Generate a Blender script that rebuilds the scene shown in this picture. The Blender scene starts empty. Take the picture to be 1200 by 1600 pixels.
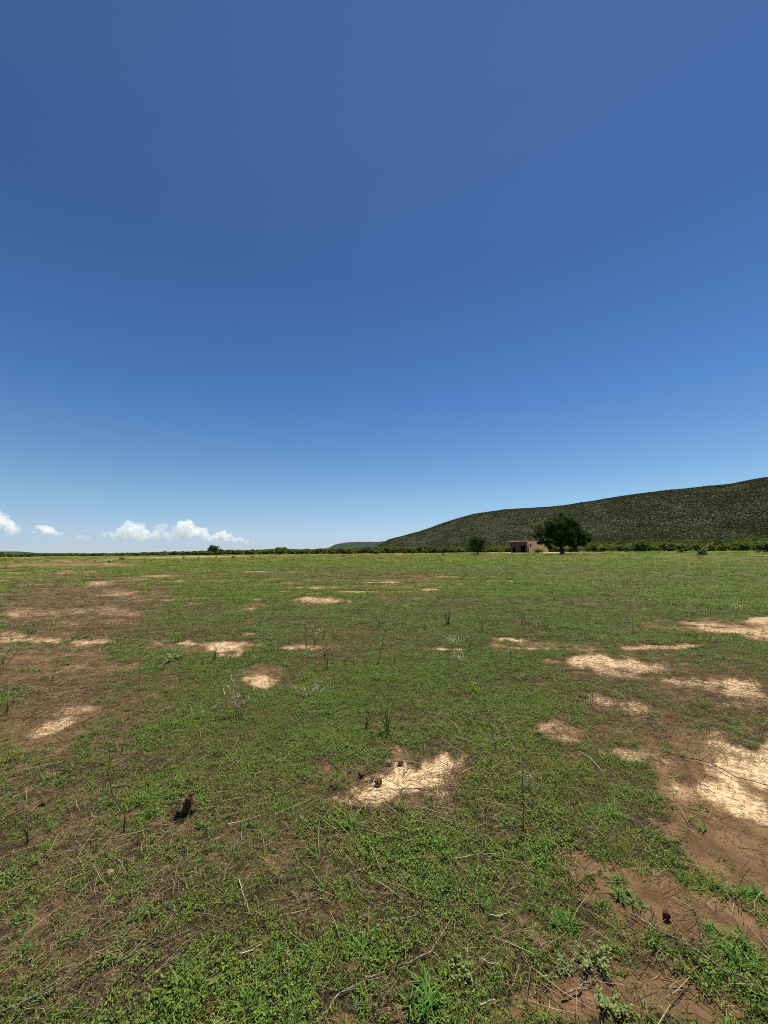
import bpy, math, random
import numpy as np
from mathutils import Vector, Matrix

random.seed(7)
RNG = np.random.default_rng(7)
S = bpy.context.scene
C = S.collection
rad = math.radians

# ---------------------------------------------------------------- camera
F_PX, EYE = 601.0, 1.6                       # focal length in photo pixels, eye height in metres
PITCH, ROLL = rad(5.84), rad(0.5)
f0 = Vector((0, math.cos(PITCH), math.sin(PITCH)))
u0 = Vector((0, -math.sin(PITCH), math.cos(PITCH)))
r0 = Vector((1, 0, 0))
RIGHT = r0 * math.cos(ROLL) - u0 * math.sin(ROLL)
UP = u0 * math.cos(ROLL) + r0 * math.sin(ROLL)
cam = bpy.data.cameras.new('camera')
cam.sensor_fit = 'VERTICAL'; cam.sensor_height = 36; cam.sensor_width = 27
cam.lens = F_PX / 1600 * 36
cam.clip_start = 0.05; cam.clip_end = 120000
co = bpy.data.objects.new('camera', cam); C.objects.link(co)
M = Matrix((RIGHT, UP, -f0)).transposed().to_4x4(); M.translation = (0, 0, EYE)
co.matrix_world = M
S.camera = co

# ---------------------------------------------------------------- sky, sun, exposure
SUN_EL, SUN_AZ = rad(70), rad(42)            # azimuth from +Y towards +X
W = bpy.data.worlds.new("World"); S.world = W; W.use_nodes = True
nt = W.node_tree; nt.nodes.clear()
sky = nt.nodes.new('ShaderNodeTexSky'); sky.sky_type = 'NISHITA'; sky.sun_disc = False
sky.sun_elevation = SUN_EL; sky.sun_rotation = SUN_AZ
sky.altitude = 1500; sky.air_density = 1.0; sky.dust_density = 0.0; sky.ozone_density = 6.0
bg = nt.nodes.new('ShaderNodeBackground'); bg.inputs[1].default_value = 0.052
out = nt.nodes.new('ShaderNodeOutputWorld')
wtc = nt.nodes.new('ShaderNodeTexCoord'); wsx = nt.nodes.new('ShaderNodeSeparateXYZ'); wcr = nt.nodes.new('ShaderNodeValToRGB')
nt.links.new(wtc.outputs['Generated'], wsx.inputs[0]); nt.links.new(wsx.outputs['Z'], wcr.inputs[0])
for i, (z_, c_) in enumerate(((.012, (.93, 1.0, 1.27)), (.052, (1.24, 1.18, 1.25)), (.125, (1.27, 1.36, 1.26)), (.354, (.78, 1.12, 1.34)), (.609, (.69, .91, 1.13)), (.85, (.93, 1.03, 1.2)))):
    el_ = wcr.color_ramp.elements[i] if i < 2 else wcr.color_ramp.elements.new(z_)
    el_.position = z_; el_.color = (*c_, 1)
wmx = nt.nodes.new('ShaderNodeMix'); wmx.data_type = 'RGBA'; wmx.blend_type = 'MULTIPLY'; wmx.clamp_result = False; wmx.inputs[0].default_value = 1
nt.links.new(sky.outputs[0], wmx.inputs[6]); nt.links.new(wcr.outputs[0], wmx.inputs[7])
nt.links.new(wmx.outputs[2], bg.inputs[0]); nt.links.new(bg.outputs[0], out.inputs[0])
sl = bpy.data.lights.new('sun', 'SUN'); sl.energy = 4.8; sl.angle = rad(0.55); sl.color = (1, 0.96, 0.9)
so = bpy.data.objects.new('sun', sl); C.objects.link(so)
sd = Vector((math.sin(SUN_AZ) * math.cos(SUN_EL), math.cos(SUN_AZ) * math.cos(SUN_EL), math.sin(SUN_EL)))
so.rotation_euler = sd.to_track_quat('Z', 'Y').to_euler(); so.location = (20, 30, 60)
S.view_settings.view_transform = 'Standard'; S.view_settings.look = 'None'
S.view_settings.exposure = 0.709; S.view_settings.gamma = 1.0
S.cycles.use_denoising = False; S.cycles.pixel_filter_type = 'BLACKMAN_HARRIS'; S.cycles.filter_width = 1.0
S.cycles.max_bounces = 20; S.cycles.diffuse_bounces = 4; S.cycles.transmission_bounces = 6; S.cycles.glossy_bounces = 2; S.cycles.volume_bounces = 20; S.cycles.transparent_max_bounces = 16
S.cycles.use_adaptive_sampling = True; S.cycles.adaptive_threshold = 0.012

# ---------------------------------------------------------------- noise
def _h(ix, iy, seed):
    n = (ix.astype(np.int64) * 374761393 + iy.astype(np.int64) * 668265263 + seed * 1442695041) & 0x7fffffff
    n = ((n ^ (n >> 13)) * 1274126177) & 0x7fffffff
    n = ((n ^ (n >> 16)) * 668265263) & 0x7fffffff
    return ((n ^ (n >> 15)) & 0xffffff) / float(0xffffff)
def vnoise(x, y, seed=0):
    x = np.asarray(x, float); y = np.asarray(y, float)
    ix = np.floor(x); iy = np.floor(y); fx = x - ix; fy = y - iy
    fx = fx * fx * (3 - 2 * fx); fy = fy * fy * (3 - 2 * fy)
    a = _h(ix, iy, seed); b = _h(ix + 1, iy, seed); c = _h(ix, iy + 1, seed); d = _h(ix + 1, iy + 1, seed)
    return (a * (1 - fx) + b * fx) * (1 - fy) + (c * (1 - fx) + d * fx) * fy
def fbm(x, y, octv=4, seed=0, gain=0.5):
    s = 0.0; a = 1.0; t = 0.0
    for k in range(octv):
        s = s + a * vnoise(x * 2 ** k + 17.3 * k, y * 2 ** k - 9.1 * k, seed + k); t += a; a *= gain
    return s / t
def sstep(a, b, x):
    t = np.clip((x - a) / (b - a), 0, 1); return t * t * (3 - 2 * t)

# ---------------------------------------------------------------- ground shape and what grows where
RM = np.array([RIGHT, UP, f0])
def project(x, y, z=0.0):                    # world -> photo pixels, to look the survey below up
    p = np.stack([x, y, z + 0 * x - EYE], -1) @ RM.T
    d = np.maximum(p[..., 2], 1e-3)
    return 600 + F_PX * p[..., 0] / d, 800 - F_PX * p[..., 1] / d, p[..., 2]
def gz(x, y):                                # height of the field
    x = np.asarray(x, float); y = np.asarray(y, float)
    r = np.hypot(x, y)
    z = 0.4 * sstep(95, 165, y)
    near = np.exp(-(r / 14.0) ** 2)
    z = z + near * (0.030 * (fbm(x * 1.3, y * 1.3, 3, 5) - 0.5) + 0.012 * (fbm(x * 9, y * 9, 3, 6) - 0.5))
    z = z + (1 - near) * 0.10 * (fbm(x * .11, y * .11, 3, 8) - .5) * sstep(8, 40, r)
    return z
def P(px, py):                               # photo pixel on the ground -> world point
    d = RIGHT * (px - 600) - UP * (py - 800) + f0 * F_PX
    z = 0.0
    for _ in range(4):
        t = (z - EYE) / d.z; X, Y = d.x * t, d.y * t; z = float(gz(X, Y))
    return Vector((X, Y, z))

SAND = [ # px, py, half width, half height, tilt deg, strength
 (650,1212,92,24,-17,1.15),(592,1240,50,14,-14,1.0),(695,1193,44,15,-5,.95),(540,1248,30,8,0,.6),
 (60,1000,150,7,2,.9),(150,1003,60,5,0,.9),(20,990,60,8,8,.8),(140,912,32,5,0,.7),(195,926,26,5,0,.65),(60,957,110,5,-3,.65),(190,958,40,4,0,.6),
 (190,972,40,4,0,.55),(95,975,40,4,0,.5),(300,1006,75,5,1,.8),(342,1012,26,8,5,.9),(355,1024,16,5,0,.7),(390,990,18,3,0,.6),(470,1012,28,3,0,.7),(115,1042,30,6,-10,.6),(160,1045,30,5,0,.5),
 (410,1064,24,9,5,.8),(75,1140,44,11,-22,.85),(115,1110,36,5,-6,.7),(60,1172,32,5,0,.55),(40,1230,26,6,0,.35),
 (495,938,45,4,2,.75),(405,936,15,2.5,0,.6),(395,951,16,3,0,.5),(705,902,28,1.6,0,.75),(683,922,26,1.8,2,.85),(660,935,30,2,0,.5),(590,908,40,1.5,0,.35),(780,908,40,1.6,0,.5),(430,912,40,2,0,.3),(540,925,30,2,0,.4),
 (705,1014,48,3,0,.7),(800,1000,30,5,5,.9),(850,1014,66,4,2,.9),(925,1034,62,11,4,1.),(985,1040,60,9,8,.95),(965,1052,40,6,10,.8),
 (1045,1010,80,3.5,-2,.85),(1100,975,50,3,4,.7),(1150,986,70,6,4,.8),(1195,968,22,6,0,.8),(1230,990,60,12,0,.8),
 (1110,1068,80,9,4,1.),(1150,1082,66,9,8,.95),(1175,1100,50,7,0,.6),(980,1102,48,10,12,.75),(1010,1118,30,6,0,.45),(860,1136,44,12,0,.5),(870,1150,30,8,10,.45),
 (845,1068,14,3.5,0,.6),(1000,1182,60,12,10,.5),(1140,1170,80,22,14,.75),(1180,1205,70,26,10,1.),(1125,1238,60,22,8,.95),(1165,1262,55,20,20,.85),(1230,1180,60,40,0,.9),
 (600,1172,22,5,0,.4),(85,1085,30,5,0,.3),(300,942,14,2,0,.5),(330,930,10,1.5,0,.4),
 (835,864.9,80,1.5,0,1.6),(700,863.4,70,.5,0,.6),(495,867,16,.9,0,1.5),(300,871.4,150,.7,-.9,.55),(560,866.8,120,.6,-.3,.8),(100,884,90,2,-.5,.3),(1195,868,14,1.2,0,.8),
]
SOIL = [
 (130,950,120,48,-8,1.35),(80,1040,150,50,-6,1.25),(60,1130,120,60,-15,1.3),(170,915,60,12,0,.9),(20,1200,60,40,0,.6),(300,1012,110,13,0,.75),(400,1055,50,18,0,.6),(500,938,60,8,0,.8),(395,945,50,14,0,.5),
 (250,900,130,10,0,.4),(420,912,90,9,0,.5),(620,930,90,12,0,.55),(720,905,110,8,0,.55),(480,1010,80,6,0,.5),(700,1012,70,6,0,.5),(90,880,150,7,0,.55),(60,882,130,2.5,0,.5),
 (850,1008,110,12,0,.75),(960,1045,120,26,6,.8),(1120,1080,140,40,8,.85),(1050,1150,140,42,14,.7),(870,1140,70,26,8,.6),(1120,982,150,16,3,.7),(930,938,80,6,0,.45),(1040,1010,110,7,0,.6),
 (650,1215,130,40,-14,.8),(530,1205,60,24,0,.55),(1140,1240,110,80,30,1.1),(1180,1340,110,75,25,1.25),(1060,1420,150,52,20,1.25),(1000,1385,60,16,-10,.8),
 (1150,1480,90,30,25,.6),(1080,1565,140,46,10,1.1),(900,1560,90,30,0,.9),(770,1595,60,18,0,.7),(640,1575,40,18,0,.8),(545,1500,30,14,0,.6),(520,1590,50,14,0,.8),(455,1560,20,10,0,.5),
 (840,1370,30,12,0,.5),(830,1460,30,12,0,.55),(600,1410,26,10,0,.45),(510,1310,40,12,0,.4),(330,1340,30,10,0,.45),(190,1275,40,10,-10,.6),(40,1255,45,14,0,.65),(100,1300,120,18,-14,.5),(130,1335,90,14,-6,.6),
 (30,1390,90,16,-20,.45),(200,1420,60,10,-20,.4),(30,1470,60,14,-25,.45),(230,1490,50,9,-25,.4),(350,1500,60,12,0,.4),(480,1450,60,12,0,.35),(100,1560,70,14,-25,.45),(300,1570,70,12,0,.4),(930,1200,60,10,20,.3),
]
DRY = [ (300,871.5,200,2.0,-.9,1.0),(120,877,150,2.0,-.6,.5),(560,867.2,180,1.3,-.3,1.1),(60,881,200,6,0,.4),(300,888,160,5,0,.3),(1160,872,70,4,0,.7),(560,900,200,12,0,.35),(110,960,170,60,0,1.),(90,1100,170,90,0,1.),
 (560,1000,170,30,0,.35),(930,940,120,12,0,.4),(1080,1110,230,90,10,1.05),(640,1245,190,60,-8,.85),(150,1350,200,70,-10,1.),(60,1240,120,40,0,.8),(90,1450,190,110,-20,.95),(420,1320,150,60,0,.7),(560,1400,130,50,0,.65),(780,1440,130,60,0,.6),(960,1500,120,60,10,.6),(1200,875,200,6,0,.3)]
def _mask(lst, px, py, wx, wy, soft=1.0):
    m = np.zeros_like(px)
    for cx, cy, a, b, t, s in lst:
        sel = (np.abs(px - cx) < 2.4 * (a + b)) & (np.abs(py - cy) < 2.4 * (b + a * abs(math.sin(rad(t))) + 1))
        if not sel.any(): continue
        if lst is SAND: a, b = a * .92, b * .86
        dx = px[sel] - cx; dy = py[sel] - cy; ct, st = math.cos(rad(t)), math.sin(rad(t))
        q = np.sqrt(((dx * ct + dy * st) / a) ** 2 + ((-dx * st + dy * ct) / b) ** 2)
        q = q + wx[sel]
        m[sel] = np.maximum(m[sel], s * (1 - sstep(.35, 1.4, q)))
    return m
def survey(x, y):
    """bare pale sand, bare brown soil, dry litter, 0..1, at world points"""
    x = np.asarray(x, float); y = np.asarray(y, float)
    r = np.hypot(x, y) + 1e-3
    px, py, dep = project(x, y)
    lod = np.clip(r / 3.0, 1, 40) ** .8       # coarser edge noise farther out
    n1 = fbm(x * 3.0 / lod, y * 3.0 / lod, 4, 21) - .5
    n2 = fbm(x * 14 / lod, y * 14 / lod, 4, 33) - .5
    w = n1 * 1.3 + n2 * 1.1
    ok = dep > .5
    pxx = np.where(ok, px, -9999.); pyy = np.where(ok, py, -9999.)
    sand = _mask(SAND, pxx, pyy, w * 1.5 - .1, w); soil = _mask(SOIL, pxx, pyy, w * .9, w); dry = _mask(DRY, pxx, pyy, w * .5, w)
    outside = ~ok | (np.abs(px - 600) > 760) | (py > 1690)
    wild = fbm(x * .7 / lod, y * .7 / lod, 4, 55)
    sand = np.where(outside, sstep(.66, .76, wild), sand)
    soil = np.where(outside, sstep(.56, .68, wild), soil)
    # small bare spots everywhere
    spot = fbm(x * 5 / lod, y * 5 / lod, 3, 77)
    soil = np.maximum(soil, .5 * sstep(.63, .82, spot) * (r < 60))
    soil = np.maximum(soil, .85 * sstep(.50, .68, fbm(x * .12, y * .45, 4, 91)) * sstep(9, 18, r) * (1 - sstep(60, 110, r)) * (1 - .75 * sstep(650, 850, px)))
    dry = np.maximum(dry, .7 * sstep(.5, .68, fbm(x * .05, y * .3, 4, 97)) * sstep(20, 40, r))
    sand = np.maximum(sand, .9 * sstep(.66, .74, fbm(x * .25, y * .9, 4, 99)) * sstep(9, 18, r) * (1 - sstep(50, 80, r)) * (1 - .8 * sstep(650, 850, px)))
    return np.clip(sand, 0, 1), np.clip(soil, 0, 1), np.clip(dry, 0, 1)

# ---------------------------------------------------------------- helpers
def tag(o, label=None, cat=None, group=None, kind=None):
    if label: o['label'] = label
    if cat: o['category'] = cat
    if group: o['group'] = group
    if kind: o['kind'] = kind
    return o
def mesh_np(name, verts, quads=None, tris=None, mat=None, parent=None, smooth=False, attrs=None, link=True):
    verts = np.asarray(verts, np.float32)
    q = np.asarray(quads, np.int32).reshape(-1, 4) if quads is not None and len(quads) else np.zeros((0, 4), np.int32)
    t = np.asarray(tris, np.int32).reshape(-1, 3) if tris is not None and len(tris) else np.zeros((0, 3), np.int32)
    me = bpy.data.meshes.new(name)
    me.vertices.add(len(verts)); me.vertices.foreach_set('co', verts.ravel())
    nl = q.size + t.size
    me.loops.add(nl); me.loops.foreach_set('vertex_index', np.concatenate([q.ravel(), t.ravel()]))
    me.polygons.add(len(q) + len(t))
    st = np.concatenate([np.arange(len(q)) * 4, q.size + np.arange(len(t)) * 3]).astype(np.int32)
    me.polygons.foreach_set('loop_start', st)
    if smooth: me.polygons.foreach_set('use_smooth', np.ones(len(q) + len(t), bool))
    for k, v in (attrs or {}).items():
        a = me.attributes.new(k, 'FLOAT', 'POINT'); a.data.foreach_set('value', np.asarray(v, np.float32))
    me.update(calc_edges=True); me.validate()
    if mat: me.materials.append(mat)
    o = bpy.data.objects.new(name, me)
    if link: C.objects.link(o)
    if parent: o.parent = parent
    return o
class MB:
    def __init__(s): s.v = []; s.q = []; s.t = []; s.a = []
    def add(s, v, q=(), t=(), a=0.0):
        n = len(s.v); s.v += [tuple(p) for p in v]; s.a += list(a) if hasattr(a, '__len__') else [a] * len(v)
        s.q += [[i + n for i in f] for f in q]; s.t += [[i + n for i in f] for f in t]
    def tube(s, pts, radii, n=6, a=0.0):
        pts = [Vector(p) for p in pts]; rings = []
        for i, p in enumerate(pts):
            d = (pts[min(i + 1, len(pts) - 1)] - pts[max(i - 1, 0)]).normalized()
            x = d.orthogonal().normalized() if i == 0 else (px_ - d * px_.dot(d)).normalized()
            px_ = x; yv = d.cross(x)
            rings.append([p + (x * math.cos(2 * math.pi * k / n) + yv * math.sin(2 * math.pi * k / n)) * radii[i] for k in range(n)])
        v = [c for r in rings for c in r]; q = []
        for i in range(len(pts) - 1):
            for k in range(n):
                q.append([i * n + k, i * n + (k + 1) % n, (i + 1) * n + (k + 1) % n, (i + 1) * n + k])
        m = len(v); v += [pts[0], pts[-1]]
        t = [[m, (k + 1) % n, k] for k in range(n)] + [[m + 1, m - n + k, m - n + (k + 1) % n] for k in range(n)]
        s.add(v, q, t, a)
    def build(s, name, mat, parent=None, smooth=False, link=True):
        return mesh_np(name, s.v, s.q, s.t, mat, parent, smooth, {'tint': s.a}, link)

def material(name, rough=.8, spec=.3):
    m = bpy.data.materials.new(name); m.use_nodes = True
    n = m.node_tree; b = n.nodes['Principled BSDF']
    b.inputs['Roughness'].default_value = rough; b.inputs['Specular IOR Level'].default_value = spec
    return m, n, b
def N(n, typ, **kw):
    x = n.nodes.new(typ)
    for k, v in kw.items():
        if k.startswith('i_'): x.inputs[k[2:].replace('_', ' ')].default_value = v
        else: setattr(x, k, v)
    return x
def L(n, a, b): n.links.new(a, b)
def mix(n, fac, a, b, mode='MIX'):
    m = n.nodes.new('ShaderNodeMix'); m.data_type = 'RGBA'; m.blend_type = mode
    for i, v in ((0, fac), (6, a), (7, b)):
        if hasattr(v, 'links') or hasattr(v, 'is_linked'): n.links.new(v, m.inputs[i])
        elif i == 0: m.inputs[0].default_value = v
        else: m.inputs[i].default_value = (*v, 1)
    return m.outputs[2]
def mth(n, op, a, b=0.0, c=0.0, clamp=False):
    m = n.nodes.new('ShaderNodeMath'); m.operation = op; m.use_clamp = clamp
    for i, v in enumerate((a, b, c)):
        if hasattr(v, 'is_linked'): n.links.new(v, m.inputs[i])
        else: m.inputs[i].default_value = v
    return m.outputs[0]
def maprange(n, v, a, b, c=0.0, d=1.0):
    m = n.nodes.new('ShaderNodeMapRange'); m.interpolation_type = 'SMOOTHSTEP'
    n.links.new(v, m.inputs[0])
    for i, k in enumerate((a, b, c, d)): m.inputs[i + 1].default_value = k
    return m.outputs[0]
def noise_tex(n, scale, detail=4, rough=.6, vec=None):
    t = n.nodes.new('ShaderNodeTexNoise'); t.inputs['Scale'].default_value = scale
    t.inputs['Detail'].default_value = detail; t.inputs['Roughness'].default_value = rough
    if vec is None:
        g = n.nodes.new('ShaderNodeNewGeometry'); vec = g.outputs['Position']
    n.links.new(vec, t.inputs['Vector'])
    return t.outputs['Fac']

def leaf_mat(name, c1, c2, c3, trans=.35, rough=.55, spec=.25, patch=0.0):
    """leaf colour from the leaf's own tint, the plant's own random number and a slow variation over the field"""
    m, n, b = material(name, rough, spec)
    a = N(n, 'ShaderNodeAttribute', attribute_name='tint')
    oi = n.nodes.new('ShaderNodeObjectInfo')
    col = mix(n, maprange(n, a.outputs['Fac'], 0, 1), c1, c2)
    col = mix(n, maprange(n, oi.outputs['Random'], .55, 1.0), col, c3)
    if patch: col = mix(n, maprange(n, noise_tex(n, patch, 3), .45, .62), col, c3)
    L(n, col, b.inputs['Base Color'])
    tr = n.nodes.new('ShaderNodeBsdfTranslucent'); L(n, col, tr.inputs['Color'])
    ms = n.nodes.new('ShaderNodeMixShader'); ms.inputs[0].default_value = trans
    L(n, b.outputs[0], ms.inputs[1]); L(n, tr.outputs[0], ms.inputs[2])
    L(n, ms.outputs[0], n.nodes['Material Output'].inputs['Surface'])
    return m
def simple_mat(name, c1, c2, scale=20, rough=.85, spec=.2, bump=.3, bscale=80):
    m, n, b = material(name, rough, spec)
    tc = n.nodes.new('ShaderNodeTexCoord')
    L(n, mix(n, maprange(n, noise_tex(n, scale, 5, .65, tc.outputs['Object']), .35, .65), c1, c2), b.inputs['Base Color'])
    bp = n.nodes.new('ShaderNodeBump'); bp.inputs['Strength'].default_value = bump; bp.inputs['Distance'].default_value = .01 if bscale > 10 else .1
    L(n, noise_tex(n, bscale, 4, .6, tc.outputs['Object']), bp.inputs['Height']); L(n, bp.outputs[0], b.inputs['Normal'])
    return m

G = lambda *c: c
M_blade = leaf_mat('grass_blade', G(.045, .08, .010), G(.20, .285, .038), G(.21, .18, .05), .3, spec=.08)  # dark tone painted for shaded blades, light tone for sunlit ones
M_leaf = leaf_mat('small_leaf', G(.042, .08, .012), G(.195, .30, .045), G(.13, .155, .035), .3, spec=.08)  # same split: shade in the dark leaf tone, highlights in the light one
M_bright = leaf_mat('fresh_grass', G(.05, .115, .016), G(.13, .26, .04), G(.14, .20, .05), .3, spec=.12)
M_pale = leaf_mat('pale_leaf', G(.13, .17, .05), G(.25, .29, .10), G(.2, .21, .09), .3, spec=.1)
M_straw = leaf_mat('straw', G(.045, .032, .016), G(.44, .33, .17), G(.12, .082, .038), .15, spec=.1)
M_far = leaf_mat('field_grass', G(.065, .12, .010), G(.15, .24, .024), G(.20, .175, .05), .3, spec=.05, patch=.11)
M_stem = leaf_mat('weed_stem', G(.08, .078, .035), G(.20, .18, .08), G(.15, .12, .065), .1, spec=.1)
M_drystem = leaf_mat('dry_weed_stem', G(.22, .18, .11), G(.45, .38, .25), G(.33, .28, .18), .1, spec=.1)
M_crown = leaf_mat('tree_leaf', G(.018, .03, .006), G(.105, .14, .034), G(.055, .078, .02), .28, .8, .05)
M_mesq = leaf_mat('mesquite_leaf', G(.085, .115, .018), G(.22, .265, .05), G(.14, .15, .04), .3, .8, .05)
M_mesq2 = leaf_mat('dark_scrub_leaf', G(.045, .063, .018), G(.13, .16, .042), G(.075, .09, .03), .25, .8, .05)
M_greytree = leaf_mat('grey_leaf', G(.09, .105, .06), G(.26, .28, .18), G(.16, .17, .11), .25, .8, .05)
M_scrub = leaf_mat('hill_scrub_leaf', G(.046, .060, .020), G(.074, .092, .030), G(.078, .08, .032), .2, .8, .05)
M_bark = simple_mat('bark', (.028, .019, .012), (.065, .046, .03), 6)
M_twig = simple_mat('twig_wood', (.08, .058, .038), (.27, .21, .15), 60)
M_twigpale = simple_mat('bleached_wood', (.30, .25, .17), (.50, .43, .32), 60)
M_dung = simple_mat('dried_dung', (.085, .045, .022), (.25, .15, .08), 25, .95, .1, 1.0, 70)
M_clod = simple_mat('earth_clod', (.16, .09, .055), (.3, .18, .11), 40, .95, .1, .8, 90)
M_darktwig = leaf_mat('dark_twig', G(.03, .02, .012), G(.16, .11, .065), G(.07, .048, .03), .0, .8, .1)
M_crumb = simple_mat('earth_crumbs', (.13, .08, .04), (.30, .19, .10), 3)
M_stone = simple_mat('reddish_stone', (.15, .09, .05), (.26, .17, .10), 30)

# ---------------------------------------------------------------- ground: one sheet to the horizon
def ground():
    fine = np.arange(-60, 60.01, .25)
    ang = np.radians(np.concatenate([fine, np.arange(62, 298, 4.0)]))
    rr = np.concatenate([np.exp(np.arange(math.log(.35), math.log(260), .0085)), np.exp(np.linspace(math.log(262), math.log(60000), 60))])
    na, nr = len(ang), len(rr)
    A, R = np.meshgrid(ang, rr, indexing='xy')
    x = (R * np.sin(A)).ravel(); y = (R * np.cos(A)).ravel()
    z = gz(x, y); sand, soil, dry = survey(x, y)
    z = z - .008 * np.clip(sand + soil * .5, 0, 1) * (np.hypot(x, y) < 20)
    x = np.append(x, 0); y = np.append(y, 0); z = np.append(z, 0)
    sand, soil, dry = (np.append(k, 0) for k in (sand, soil, dry))
    i = np.arange(nr - 1)[:, None] * na; j = np.arange(na)[None, :]; j2 = (j + 1) % na
    q = np.stack([i + j, i + j + na, i + j2 + na, i + j2], -1).reshape(-1, 4)
    c = na * nr; k = np.arange(na)
    t = np.stack([np.full(na, c), k, (k + 1) % na], -1)
    m, n, b = material('field_soil', .95, .1)
    at = lambda s: N(n, 'ShaderNodeAttribute', attribute_name=s).outputs['Fac']
    n_fine = noise_tex(n, 45, 6, .7); n_mid = noise_tex(n, 6, 5, .6); n_big = noise_tex(n, .35, 4, .6); n_grain = noise_tex(n, 260, 3, .7)
    base = mix(n, maprange(n, n_fine, .35, .65), G(.020, .016, .008), G(.08, .057, .028))  # ground between clumps coloured near black for the shaded gaps
    greenish = mix(n, maprange(n, n_fine, .4, .6), G(.05, .055, .018), G(.10, .11, .03))
    geo = n.nodes.new('ShaderNodeNewGeometry')
    ln = N(n, 'ShaderNodeVectorMath', operation='LENGTH'); L(n, geo.outputs['Position'], ln.inputs[0])
    base = mix(n, maprange(n, ln.outputs['Value'], 3, 40), base, greenish)
    farg = mix(n, maprange(n, n_big, .4, .6), G(.10, .13, .022), G(.15, .165, .045))
    base = mix(n, maprange(n, ln.outputs['Value'], 40, 160), base, farg)
    drycol = mix(n, maprange(n, n_fine, .3, .7), G(.095, .058, .027), G(.29, .19, .095))
    base = mix(n, mth(n, 'MULTIPLY', at('dry'), maprange(n, n_mid, .35, .6), clamp=True), base, drycol)
    soilcol = mix(n, maprange(n, n_mid, .3, .7), G(.12, .067, .030), G(.225, .135, .064))
    soilcol = mix(n, maprange(n, n_fine, .58, .72), soilcol, G(.25, .165, .09))
    soilcol = mix(n, maprange(n, n_fine, .42, .3), soilcol, G(.06, .036, .02))
    sf = mth(n, 'ADD', at('soil'), mth(n, 'MULTIPLY', mth(n, 'SUBTRACT', n_fine, .5), 1.2))
    base = mix(n, maprange(n, sf, .3, .62), base, soilcol)
    sandcol = mix(n, maprange(n, n_fine, .35, .6), G(.34, .22, .105), G(.62, .44, .245))
    sandcol = mix(n, mth(n, 'MULTIPLY', maprange(n, noise_tex(n, 14, 5, .7), .52, .66), .75), sandcol, G(.27, .17, .085)); sandcol = mix(n, mth(n, 'MULTIPLY', maprange(n, n_grain, .60, .70), .6), sandcol, G(.33, .21, .12))
    sa = mth(n, 'ADD', at('sand'), mth(n, 'ADD', mth(n, 'MULTIPLY', mth(n, 'SUBTRACT', n_fine, .5), 2.2), mth(n, 'MULTIPLY', mth(n, 'SUBTRACT', n_mid, .5), 1.6)))
    base = mix(n, maprange(n, sa, .22, .55), base, G(.24, .15, .075)); base = mix(n, maprange(n, sa, .45, 1.15), base, sandcol)
    L(n, base, b.inputs['Base Color'])
    bp = n.nodes.new('ShaderNodeBump'); L(n, mth(n, 'SUBTRACT', 1.0, mth(n, 'MULTIPLY', at('sand'), .6)), bp.inputs['Strength']); bp.inputs['Distance'].default_value = .02
    hh = mth(n, 'ADD', n_fine, mth(n, 'MULTIPLY', n_grain, .35))
    L(n, hh, bp.inputs['Height']); L(n, bp.outputs[0], b.inputs['Normal'])
    tag(mesh_np('ground', np.stack([x, y, z], -1), q, t, m, smooth=True, attrs={'sand': sand, 'soil': soil, 'dry': dry}), kind='structure')
ground()

# ---------------------------------------------------------------- hills
PX_E = [(400,2),(510,3),(580,6),(598,12),(606,18),(625,22.5),(660,32),(700,46),(740,57),(790,63.5),(850,66.2),(890,70),(960,80.5),(1020,89),(1100,96.5),(1150,101.5),(1200,110),(1300,122),(1500,135),(1700,120),(2200,60)]
EU = np.array([(p - 600) / F_PX for p, _ in PX_E]); EV = np.array([e for _, e in PX_E])
def hill_z(x, y):
    x = np.asarray(x, float); y = np.asarray(y, float)
    u = x / np.maximum(y, 1)
    E = np.interp(u, EU, EV)
    R = np.interp(u, [-.35, -.1, 0, .3, .6, 1, 2, 3], [2300, 1900, 1650, 1150, 950, 760, 560, 450])
    B = np.interp(u, [-.35, 0, .5, 1, 2, 3], [700, 330, 250, 230, 200, 170])
    t = (y - B) / (R - B); tc = np.clip(t, 0, 1)
    Sx = np.where(tc < .4, .17 * (tc / .4) ** 1.3, .17 + .83 * np.sin(np.clip((tc - .4) / .6, 0, 1) * math.pi / 2) ** 1.15)
    e0 = -(EYE - .4) * F_PX / B
    e = e0 + (E - e0) * Sx
    z = EYE + e / F_PX * y
    rid = 1 - np.abs(2 * fbm(x / 170 + 3, y / 420, 4, 61) - 1)
    gul = (rid - .75) * .16 + (fbm(x / 60, y / 60, 4, 64) - .5) * .06
    z = z + gul * E / F_PX * y * np.clip((tc - .3) * 3, 0, 1) * np.clip((1 - tc) * 5, 0, 1)
    z = z + (fbm(x / 25, y / 25, 3, 66) - .5) * 2.2 * np.clip(t * 3 - .6, 0, 1)
    zr = np.where(t > 1, -(y - R) * .35, 0)
    z = z + zr
    return np.where(t < 0, -1.0 + .4, z), t
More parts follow.
